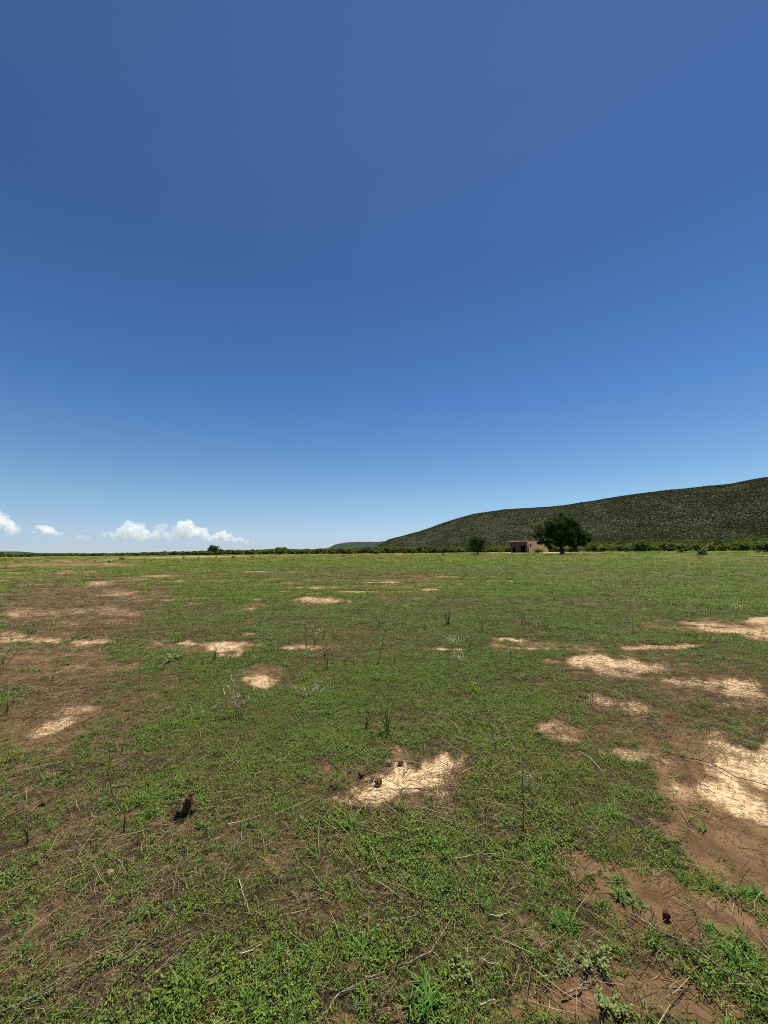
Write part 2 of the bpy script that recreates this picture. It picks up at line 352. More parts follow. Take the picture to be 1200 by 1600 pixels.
def hill_mat():
    m, n, b = material('hillside', .95, .1)
    a = noise_tex(n, .02, 5, .6); c = noise_tex(n, .35, 5, .7); d = noise_tex(n, 1.6, 4, .7)
    col = mix(n, maprange(n, a, .4, .6), G(.030, .037, .015), G(.048, .045, .022))
    col = mix(n, maprange(n, c, .45, .6), col, G(.036, .042, .018))
    col = mix(n, maprange(n, d, .72, .85), col, G(.10, .085, .06))
    col = mix(n, mth(n, 'MULTIPLY', maprange(n, noise_tex(n, .007, 4, .6), .48, .62), .7), col, G(.07, .056, .032))
    L(n, col, b.inputs['Base Color'])
    bp = n.nodes.new('ShaderNodeBump'); bp.inputs['Strength'].default_value = .8; bp.inputs['Distance'].default_value = 1.5
    L(n, c, bp.inputs['Height']); L(n, bp.outputs[0], b.inputs['Normal'])
    return m
M_hill = hill_mat()
def far_hill_mat():
    m, n, b = material('distant_hillside', .95, .05)
    c = noise_tex(n, .02, 5, .7); L(n, mix(n, maprange(n, c, .4, .6), G(.024, .034, .018), G(.04, .05, .028)), b.inputs['Base Color']); return m
M_farhill = far_hill_mat()
def hills():
    u = np.linspace(-.3, 2.6, 520); t = np.concatenate([np.linspace(-.02, 1.0, 260), np.linspace(1.02, 1.5, 20)])
    R = np.interp(u, [-.35, -.1, 0, .3, .6, 1, 2, 3], [2300, 1900, 1650, 1150, 950, 760, 560, 450])
    B = np.interp(u, [-.35, 0, .5, 1, 2, 3], [700, 330, 250, 230, 200, 170])
    T, U = np.meshgrid(t, u, indexing='ij')
    y = B[None] + T * (R - B)[None]; x = U * y
    z, tt = hill_z(x, y); z = np.where(tt < 0, -.3, z)
    nu, ntt = len(u), len(t)
    i = np.arange(ntt - 1)[:, None] * nu; j = np.arange(nu - 1)[None]
    q = np.stack([i + j, i + j + 1, i + j + 1 + nu, i + j + nu], -1).reshape(-1, 4)
    tag(mesh_np('hill', np.stack([x, y, z], -1).reshape(-1, 3), q, None, M_hill, smooth=True), kind='structure')
    # the far low spur behind it and the low rise on the other side of the plain
    for nm, D, prof in (('far_hill', 3200, [(480, -1), (500, 1.5), (512, 5), (524, 11), (540, 13.6), (562, 15), (590, 14.4), (604, 15.5), (640, 17), (700, 12), (800, 0), (820, -2)]),
                        ('far_rise', 5200, [(-260, -1), (-150, 4), (-60, 5.5), (0, 4.6), (30, 4.2), (52, 1.8), (90, 1.2), (130, .6), (170, -1)])):
        pu = np.array([(p - 600) / F_PX for p, _ in prof]); pe = np.array([e for _, e in prof])
        uu = np.linspace(pu[0], pu[-1], 160); dd = np.linspace(-1, 1, 24)
        Dm, U = np.meshgrid(dd, uu, indexing='ij')
        y = D * (1 + .16 * Dm); x = U * D * (1 + .10 * Dm)
        H = (np.interp(U, pu, pe) + 1) / F_PX * D
        z = H * np.cos(Dm * math.pi / 2) ** .9 * (1 + .1 * (fbm(x / 160, y / 160, 4, 71) - .5)) - 2 + EYE * 0
        nu = len(uu); i = np.arange(len(dd) - 1)[:, None] * nu; j = np.arange(nu - 1)[None]
        q = np.stack([i + j, i + j + 1, i + j + 1 + nu, i + j + nu], -1).reshape(-1, 4)
        tag(mesh_np(nm, np.stack([x, y, z], -1).reshape(-1, 3), q, None, M_farhill, smooth=True), kind='structure')
hills()
def land_z(x, y):
    h, t = hill_z(x, y); g = gz(x, y)
    return np.maximum(g, np.where(t > 0, h, g))

# ---------------------------------------------------------------- leafy crowns
def leaf_cloud(lobes, count, size, rng, flat=.75, clump=0.0):
    """many small leaf faces filling ellipsoid lobes (x,y,z,rx,ry,rz), thinned into clumps with gaps"""
    lob = np.array(lobes, float); wgt = lob[:, 3] * lob[:, 4] * lob[:, 5]; wgt = wgt ** .8; wgt /= wgt.sum()
    k = rng.choice(len(lob), int(count * 2.4), p=wgt)
    d = rng.normal(size=(len(k), 3)); d /= np.linalg.norm(d, axis=1)[:, None]
    rr = rng.random(len(k)) ** .42
    p = lob[k, :3] + d * rr[:, None] * lob[k, 3:]
    s = np.mean(lob[:, 3]) * .45
    nn = vnoise(p[:, 0] / s + 7, p[:, 1] / s, 3) * .5 + vnoise(p[:, 2] / s, (p[:, 0] + p[:, 1]) / s, 9) * .5
    keep = nn > .40 + clump * rng.random(len(k))
    p = p[keep][:count]; d = d[keep][:count]; nn = nn[keep][:count]; m = len(p)
    a = rng.normal(size=(m, 3)); a /= np.linalg.norm(a, axis=1)[:, None]
    b = np.cross(a, rng.normal(size=(m, 3))); b /= np.linalg.norm(b, axis=1)[:, None]
    sz = size * rng.uniform(.5, 1.3, m)[:, None]
    a = a * sz; b = b * sz * .62
    v = np.stack([p - a, p + b * .8 - a * .2, p + a, p - b * .8 + a * .2], 1).reshape(-1, 3)
    q = np.arange(m * 4).reshape(-1, 4)
    tint = np.clip(rng.random(m) * .6 + (nn - .4) * 1.2, 0, 1)
    return v, q, np.repeat(tint, 4)
def crown(name, lobes, count, size, mat, parent=None, seed=1, link=True, clump=.1):
    v, q, t = leaf_cloud(lobes, count, size, np.random.default_rng(seed), clump=clump)
    return mesh_np(name, v, q, None, mat, parent, False, {'tint': t}, link)
def empty(name, loc, rz=0.0):
    e = bpy.data.objects.new(name, None); C.objects.link(e); e.location = loc; e.rotation_euler = (0, 0, rz); e.empty_display_size = .1
    return e

# big dark tree beside the ruin
def big_tree():
    b = P(878.5, 866.6); k = b.y / F_PX / 6.667
    root = tag(empty('oak_tree', b), 'large dark round-crowned tree standing alone beside the ruined house', 'tree')
    Z = lambda zx, zy: ((zx - 660) * k, (512 - zy) * k)
    lob = []
    for zx, zy, r in ((640,205,95),(545,215,80),(760,200,85),(690,150,45),(480,285,80),(425,325,48),(385,335,28),(600,300,110),(720,300,110),(820,300,85),(880,330,75),(935,325,52),(870,395,50),(930,370,40),
                      (455,385,45),(510,400,42),(540,440,28),(640,390,70),(760,395,60),(800,425,38),(420,400,20),(590,235,90),(800,225,65)):
        x, z = Z(zx, zy); r *= k * .88
        for s in (-1, 0, 1):
            z *= 1.045; lob.append((x + random.uniform(-.3, .3) * r, s * r * random.uniform(.5, .9) + random.uniform(-.5, .5), z + random.uniform(-.15, .15) * r, r * .82, r * .9, r * .78))
    crown('crown', lob, 34000, .25, M_crown, root, 11, clump=.3)
    tr = MB()
    tr.tube([(0, 0, -.3), (.05, 0, .5), (.0, 0, 1.6), (-.15, 0, 2.8), (-.1, 0, 4.2), (.2, .1, 6)], [.85, .6, .5, .48, .4, .25], 12)
    for e in ((-4.5, .5, 6.4), (-6.8, -.6, 5.2), (-2.4, 1.5, 9), (3.4, -1, 8.4), (6, .8, 6.2), (8.2, -.3, 5.2), (1.2, 2.4, 9.5), (1.6, -3, 6.2), (-1.8, -3, 7)):
        s = Vector((0, 0, random.uniform(2.2, 3.4))); e = Vector(e); m1 = s.lerp(e, .4) + Vector((0, 0, .1)); m2 = s.lerp(e, .7) + Vector((random.uniform(-.3, .3), 0, .5))
        tr.tube([s, m1, m2, e], [.32, .24, .16, .05], 7)
        for _ in range(3):
            q = m2 + Vector((random.uniform(-1.6, 1.6), random.uniform(-1.6, 1.6), random.uniform(.3, 1.8))); tr.tube([m2, m2.lerp(q, .5) + Vector((0, 0, .15)), q], [.1, .07, .03], 5)
    tr.build('trunk', M_bark, root, True)
big_tree()
def small_tree(px, py, h, wid, mat, label, seed, trunk=.3, name='mesquite_tree', count=2600, cat='tree', group=None, lean=0.0):
    b = P(px, py); rn = random.Random(seed)
    root = tag(empty(name, b), label, cat, group)
    lob = []
    for i in range(9):
        x = rn.uniform(-.36, .36) * wid + lean * h; y = rn.uniform(-.3, .3) * wid; z = h * rn.uniform(trunk + .22, .84) - abs(x - lean * h) * .25
        r = wid * rn.uniform(.16, .25)
        lob.append((x, y, z, r * 1.1, r * 1.1, min(r * .8, h - z)))
    crown('crown', lob, count, .05 * h ** .5 + .05, mat, root, seed, clump=.2)
    tr = MB(); tp = Vector((lean * h * .5, 0, h * trunk))
    tr.tube([(0, 0, -.1), (lean * h * .2, 0, h * trunk * .5), tp], [h * .045, h * .035, h * .03], 8)
    for l in lob[:6]:
        e = Vector(l[:3]); tr.tube([tp, tp.lerp(e, .5) + Vector((0, 0, .02 * h)), e], [h * .022, h * .014, .015], 6)
    tr.build('trunk', M_bark, root, True)
small_tree(747, 866.2, 6.3, 6.6, M_crown, 'small dark tree with a short trunk standing between the ruin and the hill foot scrub', 5, .24, count=5000)
small_tree(337.5, 872.0, 4.3, 3.9, M_crown, 'lone dark grey-green tree with a bare trunk in the dry strip under the last cloud', 8, .36, count=2600)

# ---------------------------------------------------------------- ruined house
def wall_panel(w, h, th, holes, top=None, step=.6):
    """a wall in the xz plane, thickness along +y, with real openings; top(x) gives a broken top edge"""
    xs = sorted({0, w, *[a for hl in holes for a in hl[:2]], *[round(i * step, 3) for i in range(1, int(w / step))]})
    zs = sorted({0, h, *[a for hl in holes for a in hl[2:]]})
    if top: zs = sorted({*zs, h - 1.2, h - .6})
    nx, nz = len(xs) - 1, len(zs) - 1
    def solid(i, j):
        if not (0 <= i < nx and 0 <= j < nz): return False
        cx, cz = (xs[i] + xs[i + 1]) / 2, (zs[j] + zs[j + 1]) / 2
        if top and cz > top(cx): return False
        return not any(a < cx < b and c < cz < d for a, b, c, d in holes)
    mb = MB()
    for i in range(nx):
        for j in range(nz):
            if not solid(i, j): continue
            a, b, c, d = xs[i], xs[i + 1], zs[j], zs[j + 1]
            mb.add([(a, 0, c), (b, 0, c), (b, 0, d), (a, 0, d)], [(0, 1, 2, 3)])
            mb.add([(a, th, c), (b, th, c), (b, th, d), (a, th, d)], [(3, 2, 1, 0)])
            if not solid(i - 1, j): mb.add([(a, 0, c), (a, 0, d), (a, th, d), (a, th, c)], [(0, 1, 2, 3)])
            if not solid(i + 1, j): mb.add([(b, 0, c), (b, th, c), (b, th, d), (b, 0, d)], [(0, 1, 2, 3)])
            if not solid(i, j - 1): mb.add([(a, 0, c), (a, th, c), (b, th, c), (b, 0, c)], [(0, 1, 2, 3)])
            if not solid(i, j + 1): mb.add([(a, 0, d), (b, 0, d), (b, th, d), (a, th, d)], [(0, 1, 2, 3)])
    return mb
def masonry(name, c1, c2, mortar, sc):
    m, n, b = material(name, .95, .1)
    tc = n.nodes.new('ShaderNodeTexCoord')
    mp = n.nodes.new('ShaderNodeMapping'); mp.inputs['Rotation'].default_value = (rad(90), 0, 0); L(n, tc.outputs['Object'], mp.inputs['Vector'])
    br = n.nodes.new('ShaderNodeTexBrick'); L(n, mp.outputs[0], br.inputs['Vector']); br.inputs['Scale'].default_value = sc
    br.inputs['Color1'].default_value = (*c1, 1); br.inputs['Color2'].default_value = (*c2, 1); br.inputs['Mortar'].default_value = (*mortar, 1); br.inputs['Mortar Size'].default_value = .03
    st = mix(n, maprange(n, noise_tex(n, .9, 5, .65, tc.outputs['Object']), .42, .62), br.outputs['Color'], c2)
    L(n, st, b.inputs['Base Color']); return m
def house():
    rz = rad(-56); cpos = P(824.5, 863.6); cpos.z -= .1
    root = tag(empty('ruined_house', cpos, 0), 'small ruined flat-topped house with a dark stone front deepened for shade and a tan side wall', 'house')
    dark = masonry('shaded_dark_stone', (.05, .040, .034), (.08, .062, .052), (.06, .05, .042), 2.2)  # dark stone, its colour deepened further for the shade on this front
    tan = masonry('sunlit_adobe', (.46, .375, .235), (.56, .46, .30), (.40, .32, .20), 2.0)  # tan wall colour lightened as if the sun reached it
    conc = simple_mat('sunlit_coping', (.5, .46, .4), (.7, .66, .6), 1.5, .9, .2, .2, 5)  # near-white colour stands for the sunlit edge of the parapet
    H = 5.3; Wd = 9.6; Ws = 15.5
    ca, sa = math.cos(rz), math.sin(rz)
    def place(o, x, y, ang): o.location = (x * ca - y * sa, x * sa + y * ca, 0); o.rotation_euler = (0, 0, rz + ang); o.parent = root
    # local frame: front wall runs along -x from the corner; side wall runs along +y
    f = wall_panel(Wd, H, .5, [(1.3, 3.0, 0, 2.5), (5.9, 8.5, 0, 3.3)]).build('front_wall', dark); place(f, -Wd, 0, 0)
    s = wall_panel(Ws, H + .3, .5, [(1.2, 2.5, 2.6, 4.2)], top=lambda x: H + .3 if x < 9 else H - .9 - (x > 12) * 2.2 + .5 * math.sin(x * 2)).build('side_wall', tan); place(s, .003, .003, rad(90)); s.location = (0.5 * ca, .5 * sa, 0)
    bk = wall_panel(Wd, H - .4, .5, [(3, 4.2, 1, 2.5)]).build('back_wall', dark); place(bk, -Wd, Ws * .45, 0)
    lf = wall_panel(Ws * .45 - .5, H - .2, .5, []).build('end_wall', dark); place(lf, -Wd + .5, .5, rad(90))
    cp = MB()
    def bx(mb, x0, x1, y0, y1, z0, z1): mb.add([(x, y, z) for x in (x0, x1) for y in (y0, y1) for z in (z0, z1)], [(0, 1, 3, 2), (4, 6, 7, 5), (0, 4, 5, 1), (2, 3, 7, 6), (0, 2, 6, 4), (1, 5, 7, 3)])
    bx(cp, -Wd - .12, -4.1, -.14, .62, H + .004, H + .34); bx(cp, -4.05, -.6, -.12, .6, H + .004, H + .28); bx(cp, -.6 + .05, .1, -.1, .58, H + .006, H + .16)
    o = cp.build('coping', conc); place(o, 0, 0, 0)
    rf = MB(); bx(rf, -Wd + .52, -.02, .52, Ws * .45 - .02, H - .9, H - .65); o = rf.build('roof', conc); place(o, 0, 0, 0)
    ln = MB(); bx(ln, -Wd + 5.7, -Wd + 8.7, -.06, -.004, 3.3, 3.55); o = ln.build('lintel', M_bark); place(o, 0, 0, 0)
    ln = MB(); bx(ln, -Wd + 1.1, -Wd + 3.2, -.06, -.004, 2.5, 2.72); o = ln.build('lintel', M_bark); place(o, 0, 0, 0)
    # leaning timber at the corner
    tb = MB(); tb.tube([(.9, -.5, 0), (.75, -.2, 2.6), (.62, -.1, 4.2)], [.14, .12, .1], 7); o = tb.build('timber_post', M_bark); place(o, 0, 0, 0)
house()

# ---------------------------------------------------------------- bushes
def bush_mesh(seed, mat, n=420, name='bush_mesh', tall=1.0, size=.11, skirt=True):
    rn = random.Random(seed); lob = []
    for i in range(9):
        a = rn.uniform(0, 6.28); d = rn.uniform(0, .34); r = rn.uniform(.17, .27)
        lob.append((math.cos(a) * d, math.sin(a) * d, rn.uniform(.22, .74) * tall, r * 1.15, r * 1.15, r))
    if skirt:
        for i in range(4):
            a = rn.uniform(0, 6.28); lob.append((math.cos(a) * .28, math.sin(a) * .28, .14, .22, .22, .14))
    o = crown(name, lob, n, size, mat, None, seed, link=False, clump=.12)
    return o.data
BUSH = [bush_mesh(100 + i, [M_mesq, M_mesq, M_mesq2][i % 3], 520) for i in range(6)]
DARKB = [bush_mesh(120 + i, M_mesq2, 520) for i in range(3)]
GREYB = [bush_mesh(140 + i, M_greytree, 420) for i in range(2)]
def bush(name, me, loc, w, h, label, cat='bush', group=None):
    o = bpy.data.objects.new(name, me); C.objects.link(o); o.location = loc; o.scale = (w, w, h); o.rotation_euler = (0, 0, random.uniform(0, 6.28))
    return tag(o, label, cat, group)
# bushes that can be singled out: px, py of the foot, width and height in photo pixels
for px, py, w, h, me, nm, lab in (
    (191, 875.2, 7, 4.6, DARKB[0], 'bush', 'small dark bush alone in the open grass below the long pale dirt strip'),
    (1096, 868.6, 15, 11, BUSH[0], 'bush', 'low bright green bush with a bleached bough over it in the field edge grass'),
    (1063, 863.4, 7, 7, DARKB[1], 'bush', 'small dark shrub just in front of the long scrub belt below the high hill'),
    (1200, 865.4, 30, 20, DARKB[2], 'bush', 'tall dark bush at the field edge, cut off by the picture edge'),
    (840, 864.3, 16, 8, BUSH[3], 'bush', 'rounded green bush against the tan side wall of the ruin'),
    (895, 862.8, 30, 10, BUSH[1], 'bush', 'wide leafy bush just behind the big dark tree'),
    (513, 865.6, 13, 7, DARKB[1], 'bush', 'dark rounded bush right of the small white dirt mound'),
    (537, 870.2, 4, 4, DARKB[0], 'shrub', 'tiny dark shrub alone in the open field right of the white dirt mound'),
    (693, 868.0, 5, 3.4, DARKB[2], 'shrub', 'tiny dark shrub in the field left of the small dark tree'),
    (828, 871.5, 5, 3, BUSH[4], 'shrub', 'tiny low green shrub in the grass in front of the ruined house'),
    (365, 872.2, 9, 4, DARKB[1], 'shrub', 'low dark shrub close beside the lone grey-green tree'),
    (394, 871.5, 5, 4, DARKB[0], 'shrub', 'lowest dark shrub in the dry strip second along from the grey-green tree'),
    (287, 872.6, 5, 3.4, DARKB[2], 'shrub', 'lone dark shrub left of the grey-green tree in the dry strip'),
    (310, 871.8, 4, 2.8, DARKB[0], 'shrub', 'very small shrub midway between its neighbour shrub and the grey-green tree'),
    (148, 877.6, 5, 2.6, DARKB[1], 'shrub', 'flat dark shrub left of the small bush in the open grass'),
    (170, 878.4, 5, 2.6, DARKB[2], 'shrub', 'flat shrub in the grass close below and left of the small dark bush'),
    (179, 877.8, 6, 2.6, DARKB[0], 'shrub', 'low shrub almost touching the small dark bush in the open grass'),
    (255, 866.5, 9, 6, GREYB[0], 'tree', 'pale grey-green round tree rising above the dark far treeline'),
    ):
    p = P(px, py); k = math.hypot(p.x, p.y) / F_PX * (p.y / math.hypot(p.x, p.y))
    bush({'bush': 'bush', 'shrub': 'shrub', 'tree': 'distant_tree'}[nm], me, p, w * k / .95, h * k, lab, nm)
# bleached bough by the bright bush
pb = P(1096, 868.6)
mb = MB(); mb.tube([pb + Vector((-.6, -.2, .9)), pb + Vector((.6, 0, 1.7)), pb + Vector((1.8, .1, 2.3))], [.1, .08, .03], 6); mb.tube([pb + Vector((.5, 0, 1.65)), pb + Vector((.2, .1, 2.2))], [.05, .02], 5)
tag(mb.build('dead_bough', M_twigpale, None, True), 'bleached dead bough lying over the bright green field bush', 'branch')

# front rows of the belt, each bush an object
def nth(n): return f"{n}{'th' if 10 < n % 100 < 14 else {1: 'st', 2: 'nd', 3: 'rd'}.get(n % 10, 'th')}"
placed = []
while len(placed) < 215:
    u = random.uniform(-1.12, 1.25); right = u > -.28
    d = random.uniform(172, 235) if right else random.uniform(185, 330)
    if u > .62: d = random.uniform(170, 215)
    if .27 < u < .5 and d < 205: continue
    x, y = u * d, d
    if any((x - a) ** 2 + (y - b) ** 2 < 4.5 for a, b, *_ in placed): continue
    z = float(land_z(x, y)) - .1
    if right: h = random.uniform(1.9, 4.0) + (1.3 * max(0, u)); w = h * random.uniform(1.0, 1.9); mi = random.randrange(6)
    else: h = random.uniform(1.1, 2.0) + 1.1 * sstep(-.7, -.25, u); w = h * random.uniform(1.3, 2.6); mi = random.randrange(9)
    placed.append((x, y, z, w, h, mi))
placed.sort(key=lambda b: b[0] / b[1])
TREE_U, LONE_U = .463, -.437
rows = {'a': [], 'b': [], 'c': [], 'd': []}
for b in placed:
    u = b[0] / b[1]; rows['a' if u < LONE_U else 'b' if u < 0 else 'c' if u < TREE_U else 'd'].append(b)
rows['a'].reverse(); rows['b'] = rows['b']; rows['c'].reverse()
for kk, txt in (('a', 'left of the lone grey-green tree'), ('b', 'right of the lone grey-green tree'), ('c', 'left of the big dark tree'), ('d', 'right of the big dark tree')):
    for i, (x, y, z, w, h, mi) in enumerate(rows[kk]):
        h = float(h); w = float(w); tall = 'tall' if h > 3.2 else 'low' if h < 2.1 else 'mid-height'; wide = 'spreading' if w / h > 1.6 else 'rounded'
        tone = 'dark green' if mi > 5 or mi % 3 == 2 else 'light green'
        lab = f'{tall} {wide} {tone} bush, {nth(i + 1)} in the belt {txt}'
        bush('mesquite_bush', (BUSH + DARKB)[mi], (x, y, z), w, h, lab, 'bush', 'bushes of the scrub belt along the field')
# taller trees of the left treeline, by photo x and top y
for ti, (px, top, w) in enumerate(((4,862.5,10),(50,863,9),(75,864,8),(98,864,10),(110,863.5,9),(122,864,8),(130,864,9),(150,865,7),(171,864.5,7),(183,863.5,7),(189,864,6),(201,862.8,9),(210,863.5,7),(222,864,7),(232,863.4,8),(245,863,7),(267,861.6,8),(274,861.5,8),(281,862,7),(296,861.6,8),(306,860.5,9),(316,859.8,9),(325,860.5,8),(352,860,7),(362,859.8,6),(382,858.6,8),(394,857.5,9),(404,859,6),(418,859,6),(435,858.5,8),(452,858,7))):
    d = random.uniform(330, 430); p = P(px, 864); u = (px - 600) / F_PX; x, y = u * d, d
    hor = 861.5 + (600 - px) / 600 * 5.24
    h = (EYE - .4) + max(.4, hor - top + .3) * d / F_PX
    bush('distant_tree', random.choice(DARKB), (x, y, .35), w * d / F_PX, h, f'{"broad" if w > 8 else "small"} dark round treetop, {nth(ti + 1)} from the picture edge along the far treeline', 'tree', 'round trees of the far treeline')

# ---------------------------------------------------------------- scattering (uncountable cover only)
def scatter(name, pts, rots, scls, sources, label=None):
    col = bpy.data.collections.new(name + '_source')
    for i, s in enumerate(sources): s.name = f'{name}_source_{i:02d}'; col.objects.link(s)
    me = bpy.data.meshes.new(name); me.vertices.add(len(pts)); me.vertices.foreach_set('co', np.asarray(pts, np.float32).ravel())
    for k, v in (('rot', rots), ('scl', scls)):
        a = me.attributes.new(k, 'FLOAT_VECTOR', 'POINT'); a.data.foreach_set('vector', np.asarray(v, np.float32).ravel())
    a = me.attributes.new('pick', 'INT', 'POINT'); a.data.foreach_set('value', RNG.integers(0, len(sources), len(pts)).astype(np.int32))
    o = bpy.data.objects.new(name, me); C.objects.link(o)
    g = bpy.data.node_groups.new(name, 'GeometryNodeTree')
    g.interface.new_socket('Geometry', in_out='INPUT', socket_type='NodeSocketGeometry'); g.interface.new_socket('Geometry', in_out='OUTPUT', socket_type='NodeSocketGeometry')
    gi = g.nodes.new('NodeGroupInput'); go = g.nodes.new('NodeGroupOutput')
    mp = g.nodes.new('GeometryNodeMeshToPoints'); mp.inputs['Radius'].default_value = 0
    ip = g.nodes.new('GeometryNodeInstanceOnPoints'); ci = g.nodes.new('GeometryNodeCollectionInfo')
    ci.inputs['Collection'].default_value = col; ci.inputs['Separate Children'].default_value = True; ci.inputs['Reset Children'].default_value = True
    def na(nm, t): x = g.nodes.new('GeometryNodeInputNamedAttribute'); x.data_type = t; x.inputs['Name'].default_value = nm; return x.outputs['Attribute']
    er = g.nodes.new('FunctionNodeEulerToRotation'); g.links.new(na('rot', 'FLOAT_VECTOR'), er.inputs[0])
    ip.inputs['Pick Instance'].default_value = True
    l = g.links.new
    l(gi.outputs[0], mp.inputs['Mesh']); l(mp.outputs[0], ip.inputs['Points']); l(ci.outputs[0], ip.inputs['Instance'])
    l(er.outputs[0], ip.inputs['Rotation']); l(na('scl', 'FLOAT_VECTOR'), ip.inputs['Scale']); l(na('pick', 'INT'), ip.inputs['Instance Index'])
    l(ip.outputs[0], go.inputs[0])
    md = o.modifiers.new('scatter', 'NODES'); md.node_group = g
    return tag(o, label, None, None, 'stuff')
def rand_rot(n, tilt=.15):
    return np.stack([RNG.normal(0, tilt, n), RNG.normal(0, tilt, n), RNG.uniform(0, 6.283, n)], -1)

# scrub filling the belt behind the front bushes, and on the hill
n = 30000
u = RNG.uniform(-1.2, 1.6, n); d = RNG.uniform(0, 1, n) ** 1.4
dmax = np.interp(u, [-1.2, -.3, 0, .5, 1, 1.6], [900, 900, 620, 520, 440, 390]); d = 215 + d * (dmax - 215)
x = u * d; y = d; z = land_z(x, y) - .1
right = u > -.3
keep = (vnoise(x / 14, y / 14, 4) > .25) & ~((u > .25) & (u < .5) & (d < 232))
h = np.where(right, RNG.uniform(1.7, 3.9, n), RNG.uniform(1.0, 2.0, n) + 1.2 * sstep(-.7, -.3, u)) * (.75 + .5 * vnoise(x / 30, y / 30, 5)); w = h * RNG.uniform(1.1, 2.0, n)
scatter('scrub_thicket', np.stack([x, y, z], -1)[keep], rand_rot(n, .05)[keep], np.stack([w, w, h], -1)[keep],
        [bpy.data.objects.new('s', m) for m in BUSH + DARKB], 'thicket of low green scrub filling the plain before the hill')
HS = [bush_mesh(160 + i, M_scrub, 110, 'hill_bush', size=.17) for i in range(4)] + [bush_mesh(170 + i, M_mesq2, 110, 'hill_bush', size=.17) for i in range(1)]
n = 300000
u = RNG.uniform(-.28, 1.7, n); t = RNG.uniform(.12, 1.03, n)
R = np.interp(u, [-.35, -.1, 0, .3, .6, 1, 2, 3], [2300, 1900, 1650, 1150, 950, 760, 560, 450]); B = np.interp(u, [-.35, 0, .5, 1, 2, 3], [700, 330, 250, 230, 200, 170])
y = B + t * (R - B); x = u * y; z = hill_z(x, y)[0]
cov = fbm(x / 40, y / 80, 4, 88)
keep = (RNG.random(n) < sstep(.34, .60, cov) * .45 + .55) & (z > .3)
s = RNG.uniform(.45, 1.25, n) * np.where(RNG.random(n) < .06, 1.6, 1) * (1 + y / 2500)
scatter('hillside_scrub', np.stack([x, y, z - .15], -1)[keep], rand_rot(n, .1)[keep], np.stack([s * 1.5, s * 1.5, s * .75], -1)[keep], [bpy.data.objects.new('s', m) for m in HS], 'dark thorn scrub covering the long hillside')

# ---------------------------------------------------------------- grass and weeds of the field
def blade(mb, base, yaw, L_, w, bend, rise, tint, seg=3, fold=0.0):
    d = Vector((math.cos(yaw), math.sin(yaw), 0)); s = Vector((-d.y, d.x, 0)); p = Vector(base); v = []; ang = rise
    for i in range(seg + 1):
        f = i / seg; ww = w * (1 - f ** 1.6) * (0.75 + .5 * min(1, f * 3)) * .5
        v += [p - s * ww, p + s * ww] if i < seg else [p]
        p = p + (d * math.cos(ang) + Vector((0, 0, math.sin(ang)))) * (L_ / seg); ang -= bend / seg
    q = [(2 * i, 2 * i + 1, 2 * i + 3, 2 * i + 2) for i in range(seg - 1)]
    mb.add(v, q, [(2 * seg - 2, 2 * seg - 1, 2 * seg)], tint)
def oval(mb, c, yaw, tilt, l, w, tint):
    d = Vector((math.cos(yaw) * math.cos(tilt), math.sin(yaw) * math.cos(tilt), math.sin(tilt))); s = Vector((-math.sin(yaw), math.cos(yaw), random.uniform(-.4, .4))).normalized()
    c = Vector(c); mb.add([c, c + d * l * .35 - s * w * .5, c + d * l * .75 - s * w * .4, c + d * l, c + d * l * .75 + s * w * .4, c + d * l * .35 + s * w * .5], [(0, 1, 2, 5), (5, 2, 3, 4)], (), tint)
U = random.uniform
def grass_clump(mat, nb=26, spread=.05, lmin=.018, lmax=.045, w=.0032):
    mb = MB()
    for _ in range(nb):
        a = U(0, 6.28); r = spread * math.sqrt(U(0, 1)); blade(mb, (math.cos(a) * r, math.sin(a) * r, -.002), U(0, 6.28), U(lmin, lmax), w * U(.7, 1.4), U(.3, 1.6), U(.35, 1.3), U(0, 1))
    return mb.build('clump', mat, None, False, False)
def leaf_mat_clump(mat, nl=46, spread=.06, l=.011, w=.006, hmax=.018):
    mb = MB()
    for k in range(6):                       # creeping stems
        a = U(0, 6.28); p0 = Vector((U(-.02, .02), U(-.02, .02), .003)); p1 = p0 + Vector((math.cos(a), math.sin(a), 0)) * spread + Vector((0, 0, .004))
        mb.tube([p0, p1], [.0007, .0005], 3, .0)
        for j in range(nl // 6):
            f = U(.1, 1); c = p0.lerp(p1, f) + Vector((U(-.006, .006), U(-.006, .006), U(0, hmax))); oval(mb, c, U(0, 6.28), U(-.3, .9), l * U(.6, 1.4), w * U(.7, 1.3), U(0, 1))
    return mb.build('clump', mat, None, False, False)
def straw_clump(mat, k=9, spread=.07, lmin=.02, lmax=.09):
    mb = MB()
    for _ in range(k):
        a = U(0, 6.28); p = Vector((U(-spread, spread), U(-spread, spread), U(.001, .012))); l = U(lmin, lmax); q = p + Vector((math.cos(a) * l, math.sin(a) * l, U(-.006, .014))); md = p.lerp(q, .5) + Vector((U(-.1, .1) * l, U(-.1, .1) * l, U(0, .006)))
        r = U(.0004, .0011); mb.tube([p, md, q], [r, r, r * .6], 3, U(0, 1))
    return mb.build('clump', mat, None, False, False)
def stalk_clump(mat, leafmat, k=4, h=.22, w=.0016, heads=True):
    mb = MB()
    for _ in range(k):
        b = Vector((U(-.03, .03), U(-.03, .03), 0)); t = b + Vector((U(-.3, .3) * h, U(-.3, .3) * h, h * U(.5, 1))); m1 = b.lerp(t, .5) + Vector((U(-.03, .03), U(-.03, .03), .02))
        tt = U(0, 1); mb.tube([b, m1, t], [w, w * .8, w * .4], 3, tt)
        for j in range(5): c = m1.lerp(t, U(-.5, 1)); blade(mb, c, U(0, 6.28), U(.02, .05), .003, U(.2, 1), U(.2, 1.2), tt, 2)
    return mb.build('clump', mat, None, False, False)

